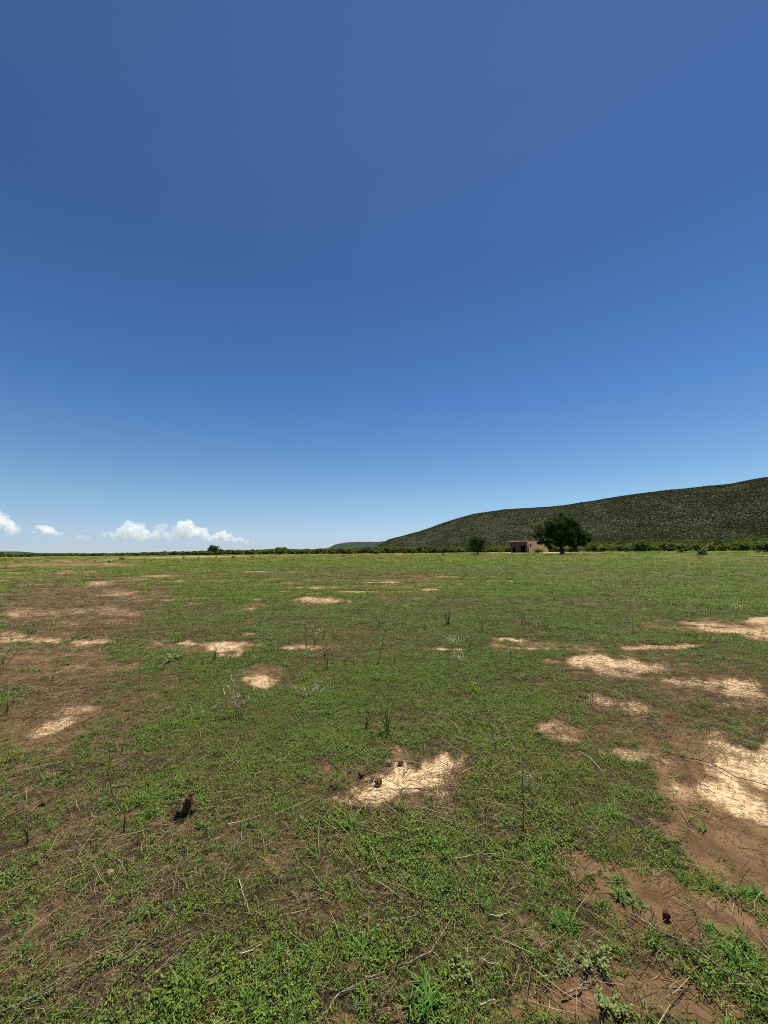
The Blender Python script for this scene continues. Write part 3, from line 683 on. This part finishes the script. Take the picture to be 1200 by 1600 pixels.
def field_points(n_per_m2, r0_, r1_, lod0, cone=62):
    """points over the field, thinned with distance where each clump stands for more plants"""
    a1 = rad(cone); tot = []
    edges = np.exp(np.linspace(math.log(r0_), math.log(r1_), 40))
    for e0, e1 in zip(edges[:-1], edges[1:]):
        rm = (e0 + e1) / 2; s = max(1, rm / lod0); dens = n_per_m2 / s ** 2
        m = int(dens * a1 * (e1 ** 2 - e0 ** 2)); r = np.sqrt(RNG.uniform(e0 ** 2, e1 ** 2, m)); a = RNG.uniform(-a1, a1, m)
        tot.append(np.stack([r * np.sin(a), r * np.cos(a), np.full(m, s)], -1))
    p = np.concatenate(tot); return p[:, 0], p[:, 1], p[:, 2]
def cover(name, label, sources, dens, r0_, r1_, lod0, prob, sc=(.7, 1.3), zpow=.6, tilt=.12, sink=0.0):
    x, y, s = field_points(dens, r0_, r1_, lod0)
    sand, soil, dry = survey(x, y)
    k = RNG.random(len(x)) < prob(x, y, sand, soil, dry)
    x, y, s = x[k], y[k], s[k]; z = gz(x, y) - sink
    q = RNG.uniform(*sc, len(x)) * (.62 + .8 * fbm(x * 1.3, y * 1.3, 3, 401)) * (.75 + .5 * fbm(x * 7, y * 7, 2, 402))
    return scatter(name, np.stack([x, y, z], -1), rand_rot(len(x), tilt), np.stack([q * s, q * s, q * s ** zpow], -1), sources, label)
def stalk_zone(x, y):
    px, py, _ = project(x, y); return np.exp(-((px - 580) / 190) ** 2 - ((py - 975) / 60) ** 2) + .8 * np.exp(-((px - 980) / 160) ** 2 - ((py - 925) / 30) ** 2)
def patchy(x, y, f, seed, lo, hi): return sstep(lo, hi, fbm(x * f, y * f, 3, seed))

cover('creeping_weeds', 'low small-leaved weeds creeping over the field', [leaf_mat_clump(M_leaf, 54, .06, .0085, .0045, .016) for _ in range(7)], 700, .9, 60, 6,
      lambda x, y, a, b, c: np.clip(1 - 1.5 * a - 1.1 * b, .012, 1) * (.3 + .7 * patchy(x, y, 1.4, 301, .40, .58)) * (.6 + .4 * patchy(x, y, 6, 311, .38, .56)) * (1 - .55 * c))
cover('short_grass', 'short green grass growing over the field', [grass_clump(M_blade, 26, .05, .015, .04, .0026) for _ in range(7)], 900, .9, 60, 6,
      lambda x, y, a, b, c: np.clip(1 - 1.5 * a - 1.1 * b, .015, 1) * (1.1 - .8 * patchy(x, y, .8, 302, .36, .6)) * (.55 + .45 * patchy(x, y, 5, 312, .38, .56)) * (1 - .6 * c))
cover('dry_litter', 'dry stalks and straw lying among the grass', [straw_clump(M_straw, 12, .07, .012, .09) for _ in range(7)], 700, .9, 40, 5,
      lambda x, y, a, b, c: np.clip(.34 + .55 * c - .4 * b - .45 * a, .03, 1), tilt=.08)
cover('far_grass', 'longer grass of the open field farther off', [grass_clump(M_far, 34, .07, .03, .07, .006) for _ in range(5)], 260, 14, 185, 7,
      lambda x, y, a, b, c: np.clip(1 - 1.6 * a - .8 * b - 1.05 * c, .02, 1), zpow=.12)
cover('grass_tussocks', 'longer tussocks of mixed green and dry grass', [grass_clump(M_far, 46, .07, .06, .15, .006) for _ in range(3)] + [grass_clump(M_stem, 40, .06, .06, .16, .004), grass_clump(M_drystem, 34, .06, .06, .15, .004)], 1.6, 4.2, 120, 9,
      lambda x, y, a, b, c: (.1 + .9 * patchy(x, y, .28, 361, .44, .62)) * (1 - a) * (1 - .5 * b), zpow=.4, sc=(.6, 1.5))
cover('tall_weeds', 'thin tall weed stalks scattered over the field', [stalk_clump(M_stem, M_leaf, 3, .24, .003) for _ in range(4)] + [stalk_clump(M_drystem, M_leaf, 3, .2, .003) for _ in range(3)], 9, 4.8, 90, 12,
      lambda x, y, a, b, c: (.015 + .12 * patchy(x, y, .35, 303, .5, .62) + .9 * stalk_zone(x, y) * patchy(x, y, .9, 304, .42, .58)) * (1 - a) * .8, zpow=.3, sc=(.6, 1.5))

def stalk_litter(mat, k=5):
    mb = MB()
    for _ in range(k):
        a = U(0, 6.28) if U(0, 1) < .4 else U(.3, 1.0); p = Vector((U(-.2, .2), U(-.2, .2), U(.004, .02))); l = U(.06, .22); q = p + Vector((math.cos(a) * l, math.sin(a) * l, U(-.01, .02))); md = p.lerp(q, .5) + Vector((U(-.08, .08) * l, U(-.08, .08) * l, .004))
        r_ = U(.0006, .0016); mb.tube([p, md, q], [r_, r_, r_ * .5], 4, U(0, 1))
    return mb.build('clump', mat, None, False, False)
def crumb_clump(mat):
    import bmesh
    bm = bmesh.new()
    for _ in range(14):
        a_ = U(.0008, .0032); bmesh.ops.create_icosphere(bm, subdivisions=1, radius=1, matrix=Matrix.Translation((U(-.06, .06), U(-.06, .06), a_ * .4)) @ Matrix.Diagonal((a_ * U(.8, 1.5), a_, a_ * .8, 1)))
    me = bpy.data.meshes.new('crumbs'); bm.to_mesh(me); bm.free(); me.materials.append(mat); return bpy.data.objects.new('crumbs', me)
cover('soil_crumbs', 'crumbs and small pebbles of bare earth', [crumb_clump(M_crumb) for _ in range(5)], 150, .9, 10, 5,
      lambda x, y, a, b, c: np.clip(.05 + b - .4 * a, 0, 1) * patchy(x, y, 4, 341, .3, .6), zpow=1)
def twig_clump(mat, k=5):
    mb = MB()
    for _ in range(k):
        a = U(0, 6.28); p = Vector((U(-.1, .1), U(-.1, .1), U(.002, .012))); l = U(.04, .13); pts = [p]
        for j in range(3): a += U(-.7, .7); p = p + Vector((math.cos(a), math.sin(a), U(-.1, .16))) * l / 3; p.z = max(p.z, .001); pts.append(p)
        r_ = U(.0007, .0019); mb.tube(pts, [r_, r_ * .9, r_ * .7, r_ * .4], 4, U(0, 1))
    return mb.build('clump', mat, None, False, False)
cover('fine_twigs', 'fine dark twigs and rootlets strewn over the bare and thin spots', [twig_clump(M_darktwig) for _ in range(6)], 110, .9, 34, 5,
      lambda x, y, a, b, c: np.clip(.17 + .38 * c - .12 * b - .05 * a, .02, 1) * patchy(x, y, 1.8, 351, .36, .6), tilt=.05)
cover('fallen_stalks', 'longer dead weed stalks fallen over the field', [stalk_litter(M_straw) for _ in range(6)], 65, .9, 34, 6,
      lambda x, y, a, b, c: np.clip(.35 + .7 * c - .2 * a, .05, 1), tilt=.04)
cover('green_sprigs', 'fresh green grass sprigs among the weeds', [grass_clump(M_bright, 30, .03, .03, .065, .0042) for _ in range(5)], 40, .9, 40, 5,
      lambda x, y, a, b, c: (.15 + .85 * patchy(x, y, 1.6, 321, .45, .62)) * (1 - .8 * b) * (1 - a))

# ---------------------------------------------------------------- things lying or standing on the field
def tuft(px, py, w_px, h_px, mat, label, nb=70, bw=.006, name='grass_tuft', cat='grass tuft', stems=0, group=None):
    p = P(px, py); k = p.y / F_PX * 1.0; k = (Vector((p.x, p.y, p.z - EYE)).dot(f0)) / F_PX
    R = w_px * k / 2; H = h_px * k; mb = MB(); nr = max(3, nb // 12)
    for c_ in range(nr):
        ca = U(0, 6.28); cr = R * .6 * math.sqrt(U(0, 1)); cx, cy = math.cos(ca) * cr, math.sin(ca) * cr; sc_ = 1 - .45 * cr / R
        for _ in range(18):
            a = U(0, 6.28); up = U(0, 1) ** 1.5; l = (R * .5 + H * .35) * sc_ * U(.45, 1.1)
            blade(mb, (cx + math.cos(a) * .004, cy + math.sin(a) * .004, -.003), a, l, bw * U(.55, 1.15), U(.5, 1.6), .35 + 1.0 * up, U(0, 1), 4)
    o = mb.build(name, mat); o.location = p
    return tag(o, label, cat, group)
for a in (
    (662,1568,95,55,M_bright,'largest bright green grass tuft, on bare soil at the bottom of the field',130,.007),
    (982,1408,62,26,M_bright,'dense green grass tuft alone on bare brown soil beside the dead stick',110,.005),
    (563,1497,70,38,M_bright,'broad-bladed green tuft between two dead sticks, left of the biggest tuft',70,.007),
    (655,1462,40,22,M_blade,'small upright dark green tuft above the longest dead stick',60,.005),
    (478,1500,60,32,M_bright,'sprawling star-shaped green tuft left of its broad-bladed neighbour',34,.006),
    (880,1442,70,28,M_bright,'dark green grass clump at the edge of the brown bare soil',90,.005),
    (1078,1378,55,24,M_blade,'narrow grass clump on bare soil right of the dense round one',90,.004),
    (1172,1400,60,34,M_bright,'leaning grass clump on the slope of bare soil near the pale sand',90,.005),
    (1110,1452,34,26,M_bright,'small spiky clump right of the dark clod on bare soil',60,.005),
    (1155,1500,80,50,M_bright,'big loose grass clump at the end of the dead branch',120,.005),
    (760,1410,60,26,M_bright,'bright leafy grass tuft left of the curved bleached twig',70,.006),
    (945,1275,70,26,M_bright,'thick green grass clump near the edge of the lower pale sand patch',100,.005),
    (700,1340,50,20,M_bright,'light green spread tuft beside the arched pale stalk',60,.005),
    (30,1575,50,30,M_bright,'grass tuft near the start of the long slanting dead stick',60,.006),
    (270,1545,50,30,M_bright,'fresh green tuft low in the field between the slanting stick and the star-shaped tuft',60,.006)):
    tuft(*a)
def leafy_plant(px, py, w_px, mat, label, n=90, ls=.022):
    p = P(px, py); k = (Vector((p.x, p.y, p.z - EYE)).dot(f0)) / F_PX; R = w_px * k / 2; mb = MB(); ls *= .62; n = int(n * 1.8)
    for s_ in range(9):
        a = U(0, 6.28); e = Vector((math.cos(a), math.sin(a), 0)) * R * U(.6, 1) + Vector((0, 0, R * U(.1, .5))); mb.tube([(0, 0, 0), e * .5 + Vector((0, 0, .01)), e], [.0015, .0012, .0008], 4, .1)
        for j in range(n // 9): c = e * U(.3, 1) + Vector((U(-.01, .01), U(-.01, .01), U(0, .012))); oval(mb, c, U(0, 6.28), U(-.2, .7), ls * U(.6, 1.2), ls * .55, U(0, 1))
    o = mb.build('leafy_weed', mat); o.location = p; return tag(o, label, 'weed')
for a in ((925,1505,70,M_pale,'pale yellow-green leafy weed on bare soil beside the thick dead stick',130,.02),
          (958,1578,60,M_pale,'pale leafy weed lowest of the two on the bare brown soil',110,.02),
          (720,1522,50,M_pale,'small pale weed between the biggest grass tuft and the bleached stick',70,.018),
          (885,1515,34,M_pale,'yellowish weed sprig just left of the larger pale leafy weed',50,.018),
          (270,1032,56,M_pale,'spreading pale green weed below the sandy strip near the lone tree side',140,.05),
          (1015,1118,40,M_leaf,'low green weed beside the small sand patch with dry stalks',80,.03)):
    leafy_plant(*a)

def crooked(pts, rad0, n_sub=4, jit=.012):
    out_ = []; R_ = []
    for i in range(len(pts) - 1):
        for j in range(n_sub):
            f = j / n_sub; p = pts[i].lerp(pts[i + 1], f); out_.append(p + Vector((U(-jit, jit), U(-jit, jit), U(0, jit * .6))) * (1 if (i or j) else 0))
    out_.append(pts[-1]); m = len(out_)
    return out_, [rad0 * (1 - .55 * i / (m - 1)) * U(.85, 1.15) for i in range(m)]
def stick(pix, r, mat, label, lift=.012, forks=0, name='dead_stick', cat='stick', jit=.006):
    if forks == 0: jit = .0018
    r *= .75 if pix[0][1] > 1300 else .9
    pts = [P(*q[:2]) + Vector((0, 0, lift + (q[2] if len(q) > 2 else 0))) for q in pix]
    mb = MB(); pp, rr = crooked(pts, r, 4, jit); mb.tube(pp, rr, 6)
    for _ in range(forks):
        i = random.randrange(1, len(pp) - 1); d = (pp[i] - pp[i - 1]); d = d.normalized() if d.length else Vector((1, 0, 0)); l = U(.05, .14)
        e = pp[i] + (d * .7 + Vector((U(-.8, .8), U(-.8, .8), U(0, .35)))).normalized() * l; mb.tube([pp[i], pp[i].lerp(e, .5) + Vector((0, 0, .004)), e], [rr[i] * .6, rr[i] * .4, rr[i] * .25], 5)
    return tag(mb.build(name, mat, None, True), label, cat)
T, Wt = M_twig, M_twigpale
for a in (
    ([(503,1592),(532,1557),(600,1526),(675,1492),(712,1430),(717,1405)],.0045,T,'longest dead stick, bending up the middle of the foreground past the small dark tuft',.012,4),
    ([(0,1590),(60,1560),(95,1536),(165,1488),(215,1462)],.004,T,'long slanting dead stick running up from the corner of the field',.015,3),
    ([(188,1506),(240,1480),(300,1458)],.0035,T,'straight grey stick just above the long slanting one',.012,2),
    ([(50,1346),(120,1335),(155,1325),(192,1331)],.003,T,'dead branch lying arched over the dry patch above the small reddish stone',.02,4),
    ([(165,1334),(185,1362),(212,1382),(242,1396),(270,1385),(300,1374)],.0028,T,'crooked V-shaped stick running from the arched branch past the reddish stone',.012,2),
    ([(354,1292),(380,1287),(408,1277)],.003,Wt,'pale straight stick right below the dark dung heap',.014,0),
    ([(380,1290),(376,1316),(361,1337)],.0025,T,'short bent twig hanging below the pale straight stick',.012,1),
    ([(373,1380),(380,1405),(391,1436)],.0022,Wt,'thin white stalk pointing down in the middle of green weeds',.02,0),
    ([(369,1498),(392,1492),(408,1481)],.004,Wt,'short bleached stick with a dark underside left of the star-shaped tuft',.014,0),
    ([(452,1415),(480,1408),(507,1392)],.0035,T,'dark short stick lying above the star-shaped tuft',.012,1),
    ([(474,1323),(492,1343),(508,1344)],.0025,T,'small hooked dark twig below the sand patch edge',.012,1),
    ([(621,1443),(650,1436),(677,1431)],.003,T,'grey twig lying just above the small dark upright tuft',.014,0),
    ([(706,1348),(730,1344),(752,1339),(787,1340)],.0022,Wt,'long arched pale stalk in green grass under the upright stem',.018,0),
    ([(765,1434),(776,1437),(797,1431)],.0035,Wt,'curved bleached twig like a shallow smile',.014,0),
    ([(753,1504),(765,1511),(781,1513)],.0035,Wt,'bleached white stick to the right of the small pale weed',.014,0),
    ([(750,1577),(765,1570),(775,1568)],.0025,Wt,'short white twig at the bottom near brown soil',.012,0),
    ([(905,1180),(925,1193),(945,1216)],.003,Wt,'thin white stick lying alone in grass between the two sand patches',.03,0),
    ([(1062,1184),(1110,1195),(1150,1218),(1205,1232)],.006,T,'thick dark branch lying across the pale sand at the picture edge',.015,5),
    ([(985,1432),(1025,1457),(1080,1485),(1130,1520),(1165,1548)],.005,T,'long dead branch crossing the bare brown soil beside the dark clods',.012,6),
    ([(878,1562),(915,1545),(935,1530)],.006,T,'thick short stick end under the pale leafy weed',.012,1),
    ([(600,1248),(620,1265),(640,1282)],.002,Wt,'thin pale stalk below the central sand patch',.012,0),
    ([(625,1240),(660,1215),(700,1206),(740,1192)],.0028,T,'dark crooked twig lying across the central sand patch',.01,5),
    ([(570,1225),(600,1212),(628,1190),(640,1182)],.004,T,'dark twig beside the dung clods at the top edge of the central sand patch',.012,5),
    ([(690,1198),(704,1214),(712,1190)],.003,T,'forked twig on the right end of the central sand patch',.012,3),
    ([(636,1222),(652,1224),(664,1232)],.0025,T,'small dark twig in the middle of the bare central sand',.012,0),
    ([(680,1305),(690,1292),(701,1278),(701,1245,.05)],.003,T,'twig rising to a point below the right end of the central sand',.012,1),
    ([(640,1296),(665,1278),(690,1276),(755,1266)],.0025,T,'long thin twig lying parallel to the lower edge of the central sand',.014,2),
    ([(735,1300),(760,1290),(778,1268)],.0025,T,'curved grey twig right of the one under the central sand',.014,1),
    ([(1050,1405),(1075,1418),(1100,1432)],.002,Wt,'thin pale straw on bare soil left of the small spiky clump',.01,0),
    ([(1120,1150),(1150,1162),(1190,1175)],.004,T,'dark twig on the upper edge of the sand at the picture edge',.015,3)):
    stick(*a)

# upright stems and weeds
def weed(px, py, h_px, label, mat=M_stem, k=3, w_px=12, r=.0016, leaves=10, name='weed_stalk', leafmat=None, lean=0, path=None):
    p = P(px, py); s = (Vector((p.x, p.y, p.z - EYE)).dot(f0)) / F_PX; H = h_px * s; Wd = w_px * s; r = max(r, s * .42)
    root = tag(empty(name, p), label, 'weed'); mb = MB(); lf = MB()
    for i in range(k):
        b = Vector((U(-.3, .3) * Wd * .3, U(-.3, .3) * Wd * .3, 0)); hh = H * (1 if i == 0 else U(.45, .9))
        t = Vector((lean * s + U(-.5, .5) * Wd, U(-.3, .3) * Wd, hh)); m1 = b.lerp(t, .35) + Vector((U(-.08, .08) * Wd, 0, .05 * hh)); m2 = b.lerp(t, .7) + Vector((U(-.15, .15) * Wd, 0, 0))
        mb.tube([b, m1, m2, t], [r, r * .85, r * .65, r * .35], 5, U(0, 1))
        if path and i == 0:
            mb = MB(); pp = [Vector((a_ * s, .01 * q_, b_ * s)) for q_, (a_, b_) in enumerate(path)]; mb.tube(pp, [r * (1 - .12 * q_) for q_ in range(len(pp))], 6, .15)
        for j in range(leaves):
            c = m1.lerp(m2, U(0, 1)) if U(0, 1) < .5 else m2.lerp(t, U(0, 1)); L_ = H * U(.05, .13) + .01
            if U(0, 1) < .5: e = c + Vector((U(-1, 1), U(-.6, .6), U(.3, 1))).normalized() * L_ * 1.3; mb.tube([c, e], [r * .5, r * .25], 4, U(0, 1))
            else: blade(lf, c, U(0, 6.28), L_, L_ * .12 + .0015, U(.1, 1), U(.2, 1.2), U(0, 1), 2)
    mb.build('stem', mat, root, True)
    if lf.v: lf.build('leaves', leafmat or mat, root)
for a, kw in (
    ((817,1303,108,'tall thin dark stem standing straight in grass right of the central sand'), dict(k=1, w_px=14, leaves=2, r=.0036, lean=5)),
    ((826,1235,40,'dry branched weed behind the tall thin dark stem'), dict(mat=M_drystem, k=5, w_px=50, leaves=7, r=.0015)),
    ((193,1306,130,'crooked dark stem rising beside the reddish bare spot near the dung'), dict(k=1, w_px=6, leaves=0, r=.0042, lean=-32, path=[(0, 0), (-1, 30), (-24, 56), (-34, 84), (-37, 115), (-46, 145)])),
    ((42,1318,62,'short dark upright stem with a pale tip beside the dung clod'), dict(k=2, w_px=12, leaves=1, r=.0036, lean=-8)),
    ((373,1121,72,'pale dry branching weed, biggest of its kind, left of centre in the grass'), dict(mat=M_drystem, k=9, w_px=56, leaves=9, r=.0025)),
    ((604,1146,80,'tall cluster of dark green weed stems in the middle of the grass'), dict(k=9, w_px=52, leaves=8, r=.0022, leafmat=M_leaf)),
    ((572,1140,56,'smaller dark stem cluster close left of the tallest central weeds'), dict(k=5, w_px=26, leaves=6, r=.0018, leafmat=M_leaf)),
    ((590,1036,62,'single leaning dark stalk above the middle of the pale strip'), dict(k=2, w_px=16, leaves=6, r=.003, lean=8)),
    ((507,1030,52,'thin upright stalk right of the thin sandy strip'), dict(k=3, w_px=14, leaves=5, r=.003)),
    ((478,1014,46,'thin stalk just left of its upright neighbour on the sandy strip'), dict(k=2, w_px=10, leaves=5, r=.003)),
    ((492,1010,36,'pale feathery dry weed between the two thin stalks'), dict(mat=M_drystem, k=6, w_px=22, leaves=10, r=.002)),
    ((217,1086,70,'upright dark stalk below the sandy strip'), dict(k=1, w_px=8, leaves=3, r=.0028, lean=-2)),
    ((212,1084,58,'stalk leaning away beside the upright dark one below the sandy strip'), dict(k=1, w_px=6, leaves=3, r=.0028, lean=-24)),
    ((80,1068,36,'dark leaning stalk on the brown bare ground'), dict(k=2, w_px=16, leaves=3, r=.0028, lean=8)),
    ((799,1046,42,'short dark stalk just below the narrow sand strip'), dict(k=1, w_px=5, leaves=4, r=.0035)),
    ((700,978,36,'brown dry weed clump standing alone in the middle distance'), dict(mat=M_stem, k=9, w_px=26, leaves=8, r=.003)),
    ((989,990,26,'thin green stalk before the upper sand streaks'), dict(k=2, w_px=8, leaves=4, r=.004)),
    ((777,1178,40,'sparse low green stem below the short dark stalk'), dict(k=2, w_px=16, leaves=5, r=.0016)),
    ((783,1148,30,'white dry sprig above the sparse low stem'), dict(mat=M_drystem, k=4, w_px=26, leaves=4, r=.002)),
    ((925,1105,30,'dry stalk at the edge of the sand with fallen twigs'), dict(mat=M_drystem, k=3, w_px=20, leaves=3, r=.002)),
    ((190,1180,50,'pale stalks standing in green grass below the brown bare ground'), dict(mat=M_drystem, k=3, w_px=20, leaves=3, r=.0018)),
    ((1100,1000,24,'thin white-tipped stalk on the upper right sand streak'), dict(mat=M_drystem, k=2, w_px=14, leaves=3, r=.003))):
    weed(*a, **kw)
tuft(297, 985, 50, 26, M_stem, 'dark bushy grass tussock above the sandy strip', 120, .006)
tuft(905, 947, 40, 13, M_stem, 'brownish weed tussock in the far green grass', 90, .008)

# dung, clods and stones
def lump_mesh(seed, sub=3, rough=.28, name='lump'):
    import bmesh
    bm = bmesh.new(); bmesh.ops.create_icosphere(bm, subdivisions=sub, radius=1); rs = seed * 3.7
    for v in bm.verts:
        c = v.co; nn = float(fbm(c.x * 1.3 + rs, c.y * 1.3 + c.z * 1.7, 3, seed)) - .5; n2 = float(fbm(c.x * 4 + rs, c.y * 4 - c.z * 5, 2, seed + 5)) - .5
        v.co = c * (1 + rough * 2 * nn + rough * n2)
    me = bpy.data.meshes.new(name); bm.to_mesh(me); bm.free()
    for p in me.polygons: p.use_smooth = True
    return me
LUMP = [lump_mesh(i + 1, 3, .5) for i in range(6)]
def lump(name, px, py, w_px, h_px, mat, label, cat, parent=None, off=(0, 0, 0), group=None):
    p = P(px, py); k = (Vector((p.x, p.y, p.z - EYE)).dot(f0)) / F_PX
    me = random.choice(LUMP).copy(); me.name = name; me.materials.clear(); me.materials.append(mat)
    o = bpy.data.objects.new(name, me); C.objects.link(o); w_px *= .82; h_px *= .8; o.scale = (w_px * k / 2, w_px * k / 2 * U(.8, 1.1), h_px * k / 2 * 1.1); o.rotation_euler = (U(-.3, .3), U(-.3, .3), U(0, 6))
    o.location = p + Vector(off) * k + Vector((0, 0, h_px * k * .36))
    return tag(o, label, cat, group)
for a in (
    (68,1257,17,10,M_dung,'round dark dung clod beside a white twig'),(33,1262,20,8,M_dung,'dark flattened dung clod beside the short upright stem'),
    (475,1222,12,10,M_dung,'lone dark dung ball in grass left of the central sand patch'),(527,1202,12,9,M_dung,'reddish brown dung ball, farthest up of the loose cluster by the sand'),
    (545,1207,10,8,M_dung,'small dung ball between two others left of the central sand'),(536,1218,11,9,M_dung,'dung ball in the middle of the loose cluster by the sand'),
    (565,1213,13,12,M_dung,'upright dark dung ball right of the loose cluster'),(591,1225,16,13,M_dung,'largest dark clod touching the rim of the central sand patch'),
    (581,1219,9,7,M_dung,'small clod just left of the largest one at the sand rim'),(523,1230,16,12,M_dung,'brown dung clod nearest the tip of the central sand'),
    (626,1194,10,8,M_dung,'dark clod on the top edge of the central sand patch'),(498,1050,13,8,M_dung,'black clod in green grass below the thin upright stalks'),
    (487,1156,10,8,M_dung,'brown clod alone in bright grass left of the central weeds'),
    (1042,1436,11,17,M_dung,'tall narrow dark clod put in for a long shadow on the bare brown soil'),(1087,1484,14,9,M_dung,'dark clod on soil right beside the long dead branch'),(1050,1482,12,7,M_dung,'dark clod half under the long dead branch'),  # the tall narrow clod takes the place of an elongated dark shadow
    (128,948,12,4,M_dung,'dark dung heap on the far brown bare ground'),(148,903,8,3,M_dung,'small dark speck of dung above the far brown ground')):
    lump('dung_clod', *a, 'dung')
for a in ((607,1194,16,9,M_clod,'flat pale earth clod on the upper rim of the central sand'),(567,1189,10,6,M_clod,'reddish earth clod above the dung cluster'),(740,1070,13,6,M_clod,'flat tan clod alone in grass in the middle right of the field'),
          (692,1306,9,8,M_clod,'orange-brown clod beside the twig below the central sand'),(845,1148,9,5,M_clod,'brown clod on the faint dry sand spot'),(190,1358,1,1,M_clod,None)):
    if a[5]: lump('earth_clod', *a, 'clod')
lump('stone', 170, 1366, 15, 9, M_stone, 'smooth reddish stone under the arched dead branch', 'stone')
lump('stone', 35, 1434, 11, 8, M_stone, 'small orange stone low at the side of the field', 'stone')
lump('stone', 1070, 1472, 9, 6, M_stone, 'small reddish stone between the two dark clods by the dead branch', 'stone')
# dung heap: stacked clods
b = P(288, 1276); k = (Vector((b.x, b.y, b.z - EYE)).dot(f0)) / F_PX
root = tag(empty('dung_heap', b), 'tall heap of dark crumbly dung pieces stacked in green grass', 'dung')
for dx, dz, w in ((-7, 5, 15), (5, 6, 15), (-2, 14, 17), (5, 22, 14), (-6, 20, 10), (7, 33, 11), (10, 40, 7), (12, 10, 9)):
    me = random.choice(LUMP).copy(); me.name = 'dung_piece'; me.materials.clear(); me.materials.append(M_dung)
    o = bpy.data.objects.new('dung_piece', me); C.objects.link(o); o.parent = root; o.location = (dx * k * .95, U(-4, 4) * k, dz * k * .82); o.scale = (w * k / 2 * .98, w * k / 2 * .95, w * k / 2 * .92); o.rotation_euler = (U(0, 3), U(0, 3), U(0, 3))

# ---------------------------------------------------------------- clouds
def cloud_mat(dens, zb, zt):
    m = bpy.data.materials.new('cloud'); m.use_nodes = True; n = m.node_tree; n.nodes.clear()
    o = n.nodes.new('ShaderNodeOutputMaterial'); pv = n.nodes.new('ShaderNodeVolumePrincipled')
    pv.inputs['Color'].default_value = (1, 1, 1, 1); pv.inputs['Anisotropy'].default_value = .2
    g = n.nodes.new('ShaderNodeNewGeometry'); sx = n.nodes.new('ShaderNodeSeparateXYZ'); L(n, g.outputs['Position'], sx.inputs[0])
    hh = maprange(n, sx.outputs['Z'], zb, zb + (zt - zb) * .7, 0, 1)
    nn = maprange(n, noise_tex(n, .0035, 4, .6, g.outputs['Position']), .36, .56, .12, 1)
    L(n, mth(n, 'MULTIPLY', mth(n, 'MULTIPLY', hh, nn), dens), pv.inputs['Density']); L(n, pv.outputs[0], o.inputs['Volume'])
    return m

def cloud(puffs, label, dens=1.0, D=20000.0, base=846):
    puffs = [(a, b + 2, c) for a, b, c in puffs]; base += 4
    import bmesh
    bm = bmesh.new(); kk = D / F_PX
    def W3(px, py): d = RIGHT * (px - 600) - UP * (py - 800) + f0 * F_PX; return Vector((0, 0, EYE)) + d * (D / d.y)
    for px, py, r in puffs:
        c = W3(px, py); R_ = r * kk
        for _ in range(6):
            cc = c + Vector((U(-.45, .45), U(-.8, .8), U(-.35, .4))) * R_; bmesh.ops.create_icosphere(bm, subdivisions=3, radius=R_ * U(.5, .75), matrix=Matrix.Translation(cc))
    me = bpy.data.meshes.new('tmp'); bm.to_mesh(me); bm.free()
    o = bpy.data.objects.new('tmp', me); C.objects.link(o); md = o.modifiers.new('r', 'REMESH'); md.mode = 'VOXEL'; md.voxel_size = 30
    ev = o.evaluated_get(bpy.context.evaluated_depsgraph_get()); m2 = ev.to_mesh(); nv = len(m2.vertices)
    v = np.empty(nv * 3, np.float32); m2.vertices.foreach_get('co', v); v = v.reshape(-1, 3).astype(float); nr = np.empty(nv * 3, np.float32); m2.vertices.foreach_get('normal', nr); nr = nr.reshape(-1, 3)
    lt = [list(p.vertices) for p in m2.polygons]; ev.to_mesh_clear(); bpy.data.objects.remove(o)
    def n3(s, sd): return (fbm(v[:, 0] / s + v[:, 1] / s * .4, v[:, 2] / s + 5, 3, sd) + fbm(v[:, 1] / s, v[:, 2] / s - v[:, 0] / s * .3, 3, sd + 9)) / 2
    v = v + nr * ((n3(380, 201) - .5) * 170 + (n3(170, 205) - .5) * 36)[:, None]
    zb = W3(200, base).z; zt = max(W3(px, py - r).z for px, py, r in puffs)
    M_cloud = cloud_mat(.0045 * dens ** 2.2, zb - (zt - zb) * .1, zt)
    o = mesh_np('cloud', v, [f for f in lt if len(f) == 4], [f for f in lt if len(f) == 3], M_cloud, None, True)
    return tag(o, label, 'cloud')
cloud([(-40,802,14),(-20,808,16),(0,800,5),(2,808,8),(12,817,9),(22,823,8),(0,822,14),(26,828,7),(-30,825,16),(14,831,6)], 'tall white cloud cut off by the picture edge', .9, base=838)
cloud([(60,822,4),(67,824,7),(76,827,8),(85,830,6),(92,833,4),(74,831,6)], 'small lens-shaped white cloud above the end of the treeline', .95, base=838)
cloud([(48,828,3),(53,829,4)], 'tiny wisp of cloud touching the lens-shaped one', .6, base=834)
cloud([(108,840,4),(114,841,4),(122,836,5),(130,837,6),(138,840,5)], 'faint thin cloud alone between the lens-shaped and the heaped clouds', .45, base=846)
cloud([(163,834,5),(170,832,6),(180,837,7),(190,830,9),(197,823,9),(206,818,8),(216,822,8),(205,830,12),(216,836,9),(226,831,9),(236,836,9),(192,839,9),(178,840,6),(244,838,6)], 'heaped white cloud with a rounded tower, first of the long cloud bank', .8, base=848)
cloud([(247,824,6),(254,822,7),(252,832,9),(262,836,8),(270,839,7),(244,834,6)], 'small pale puff between the two big heaped clouds', .6, base=847)
cloud([(277,824,7),(286,819,8),(296,816,7),(300,826,10),(310,831,10),(320,835,9),(330,839,7),(288,832,11),(340,842,5),(276,834,8)], 'large heaped cloud with a sloping right shoulder', .8, base=850)
cloud([(341,834,6),(348,831,6),(356,838,8),(366,841,6),(376,841,5),(386,845,4),(397,847,3.5),(408,848,2.5)], 'long low cloud tapering to a thin point above the lone tree', .85, base=852)
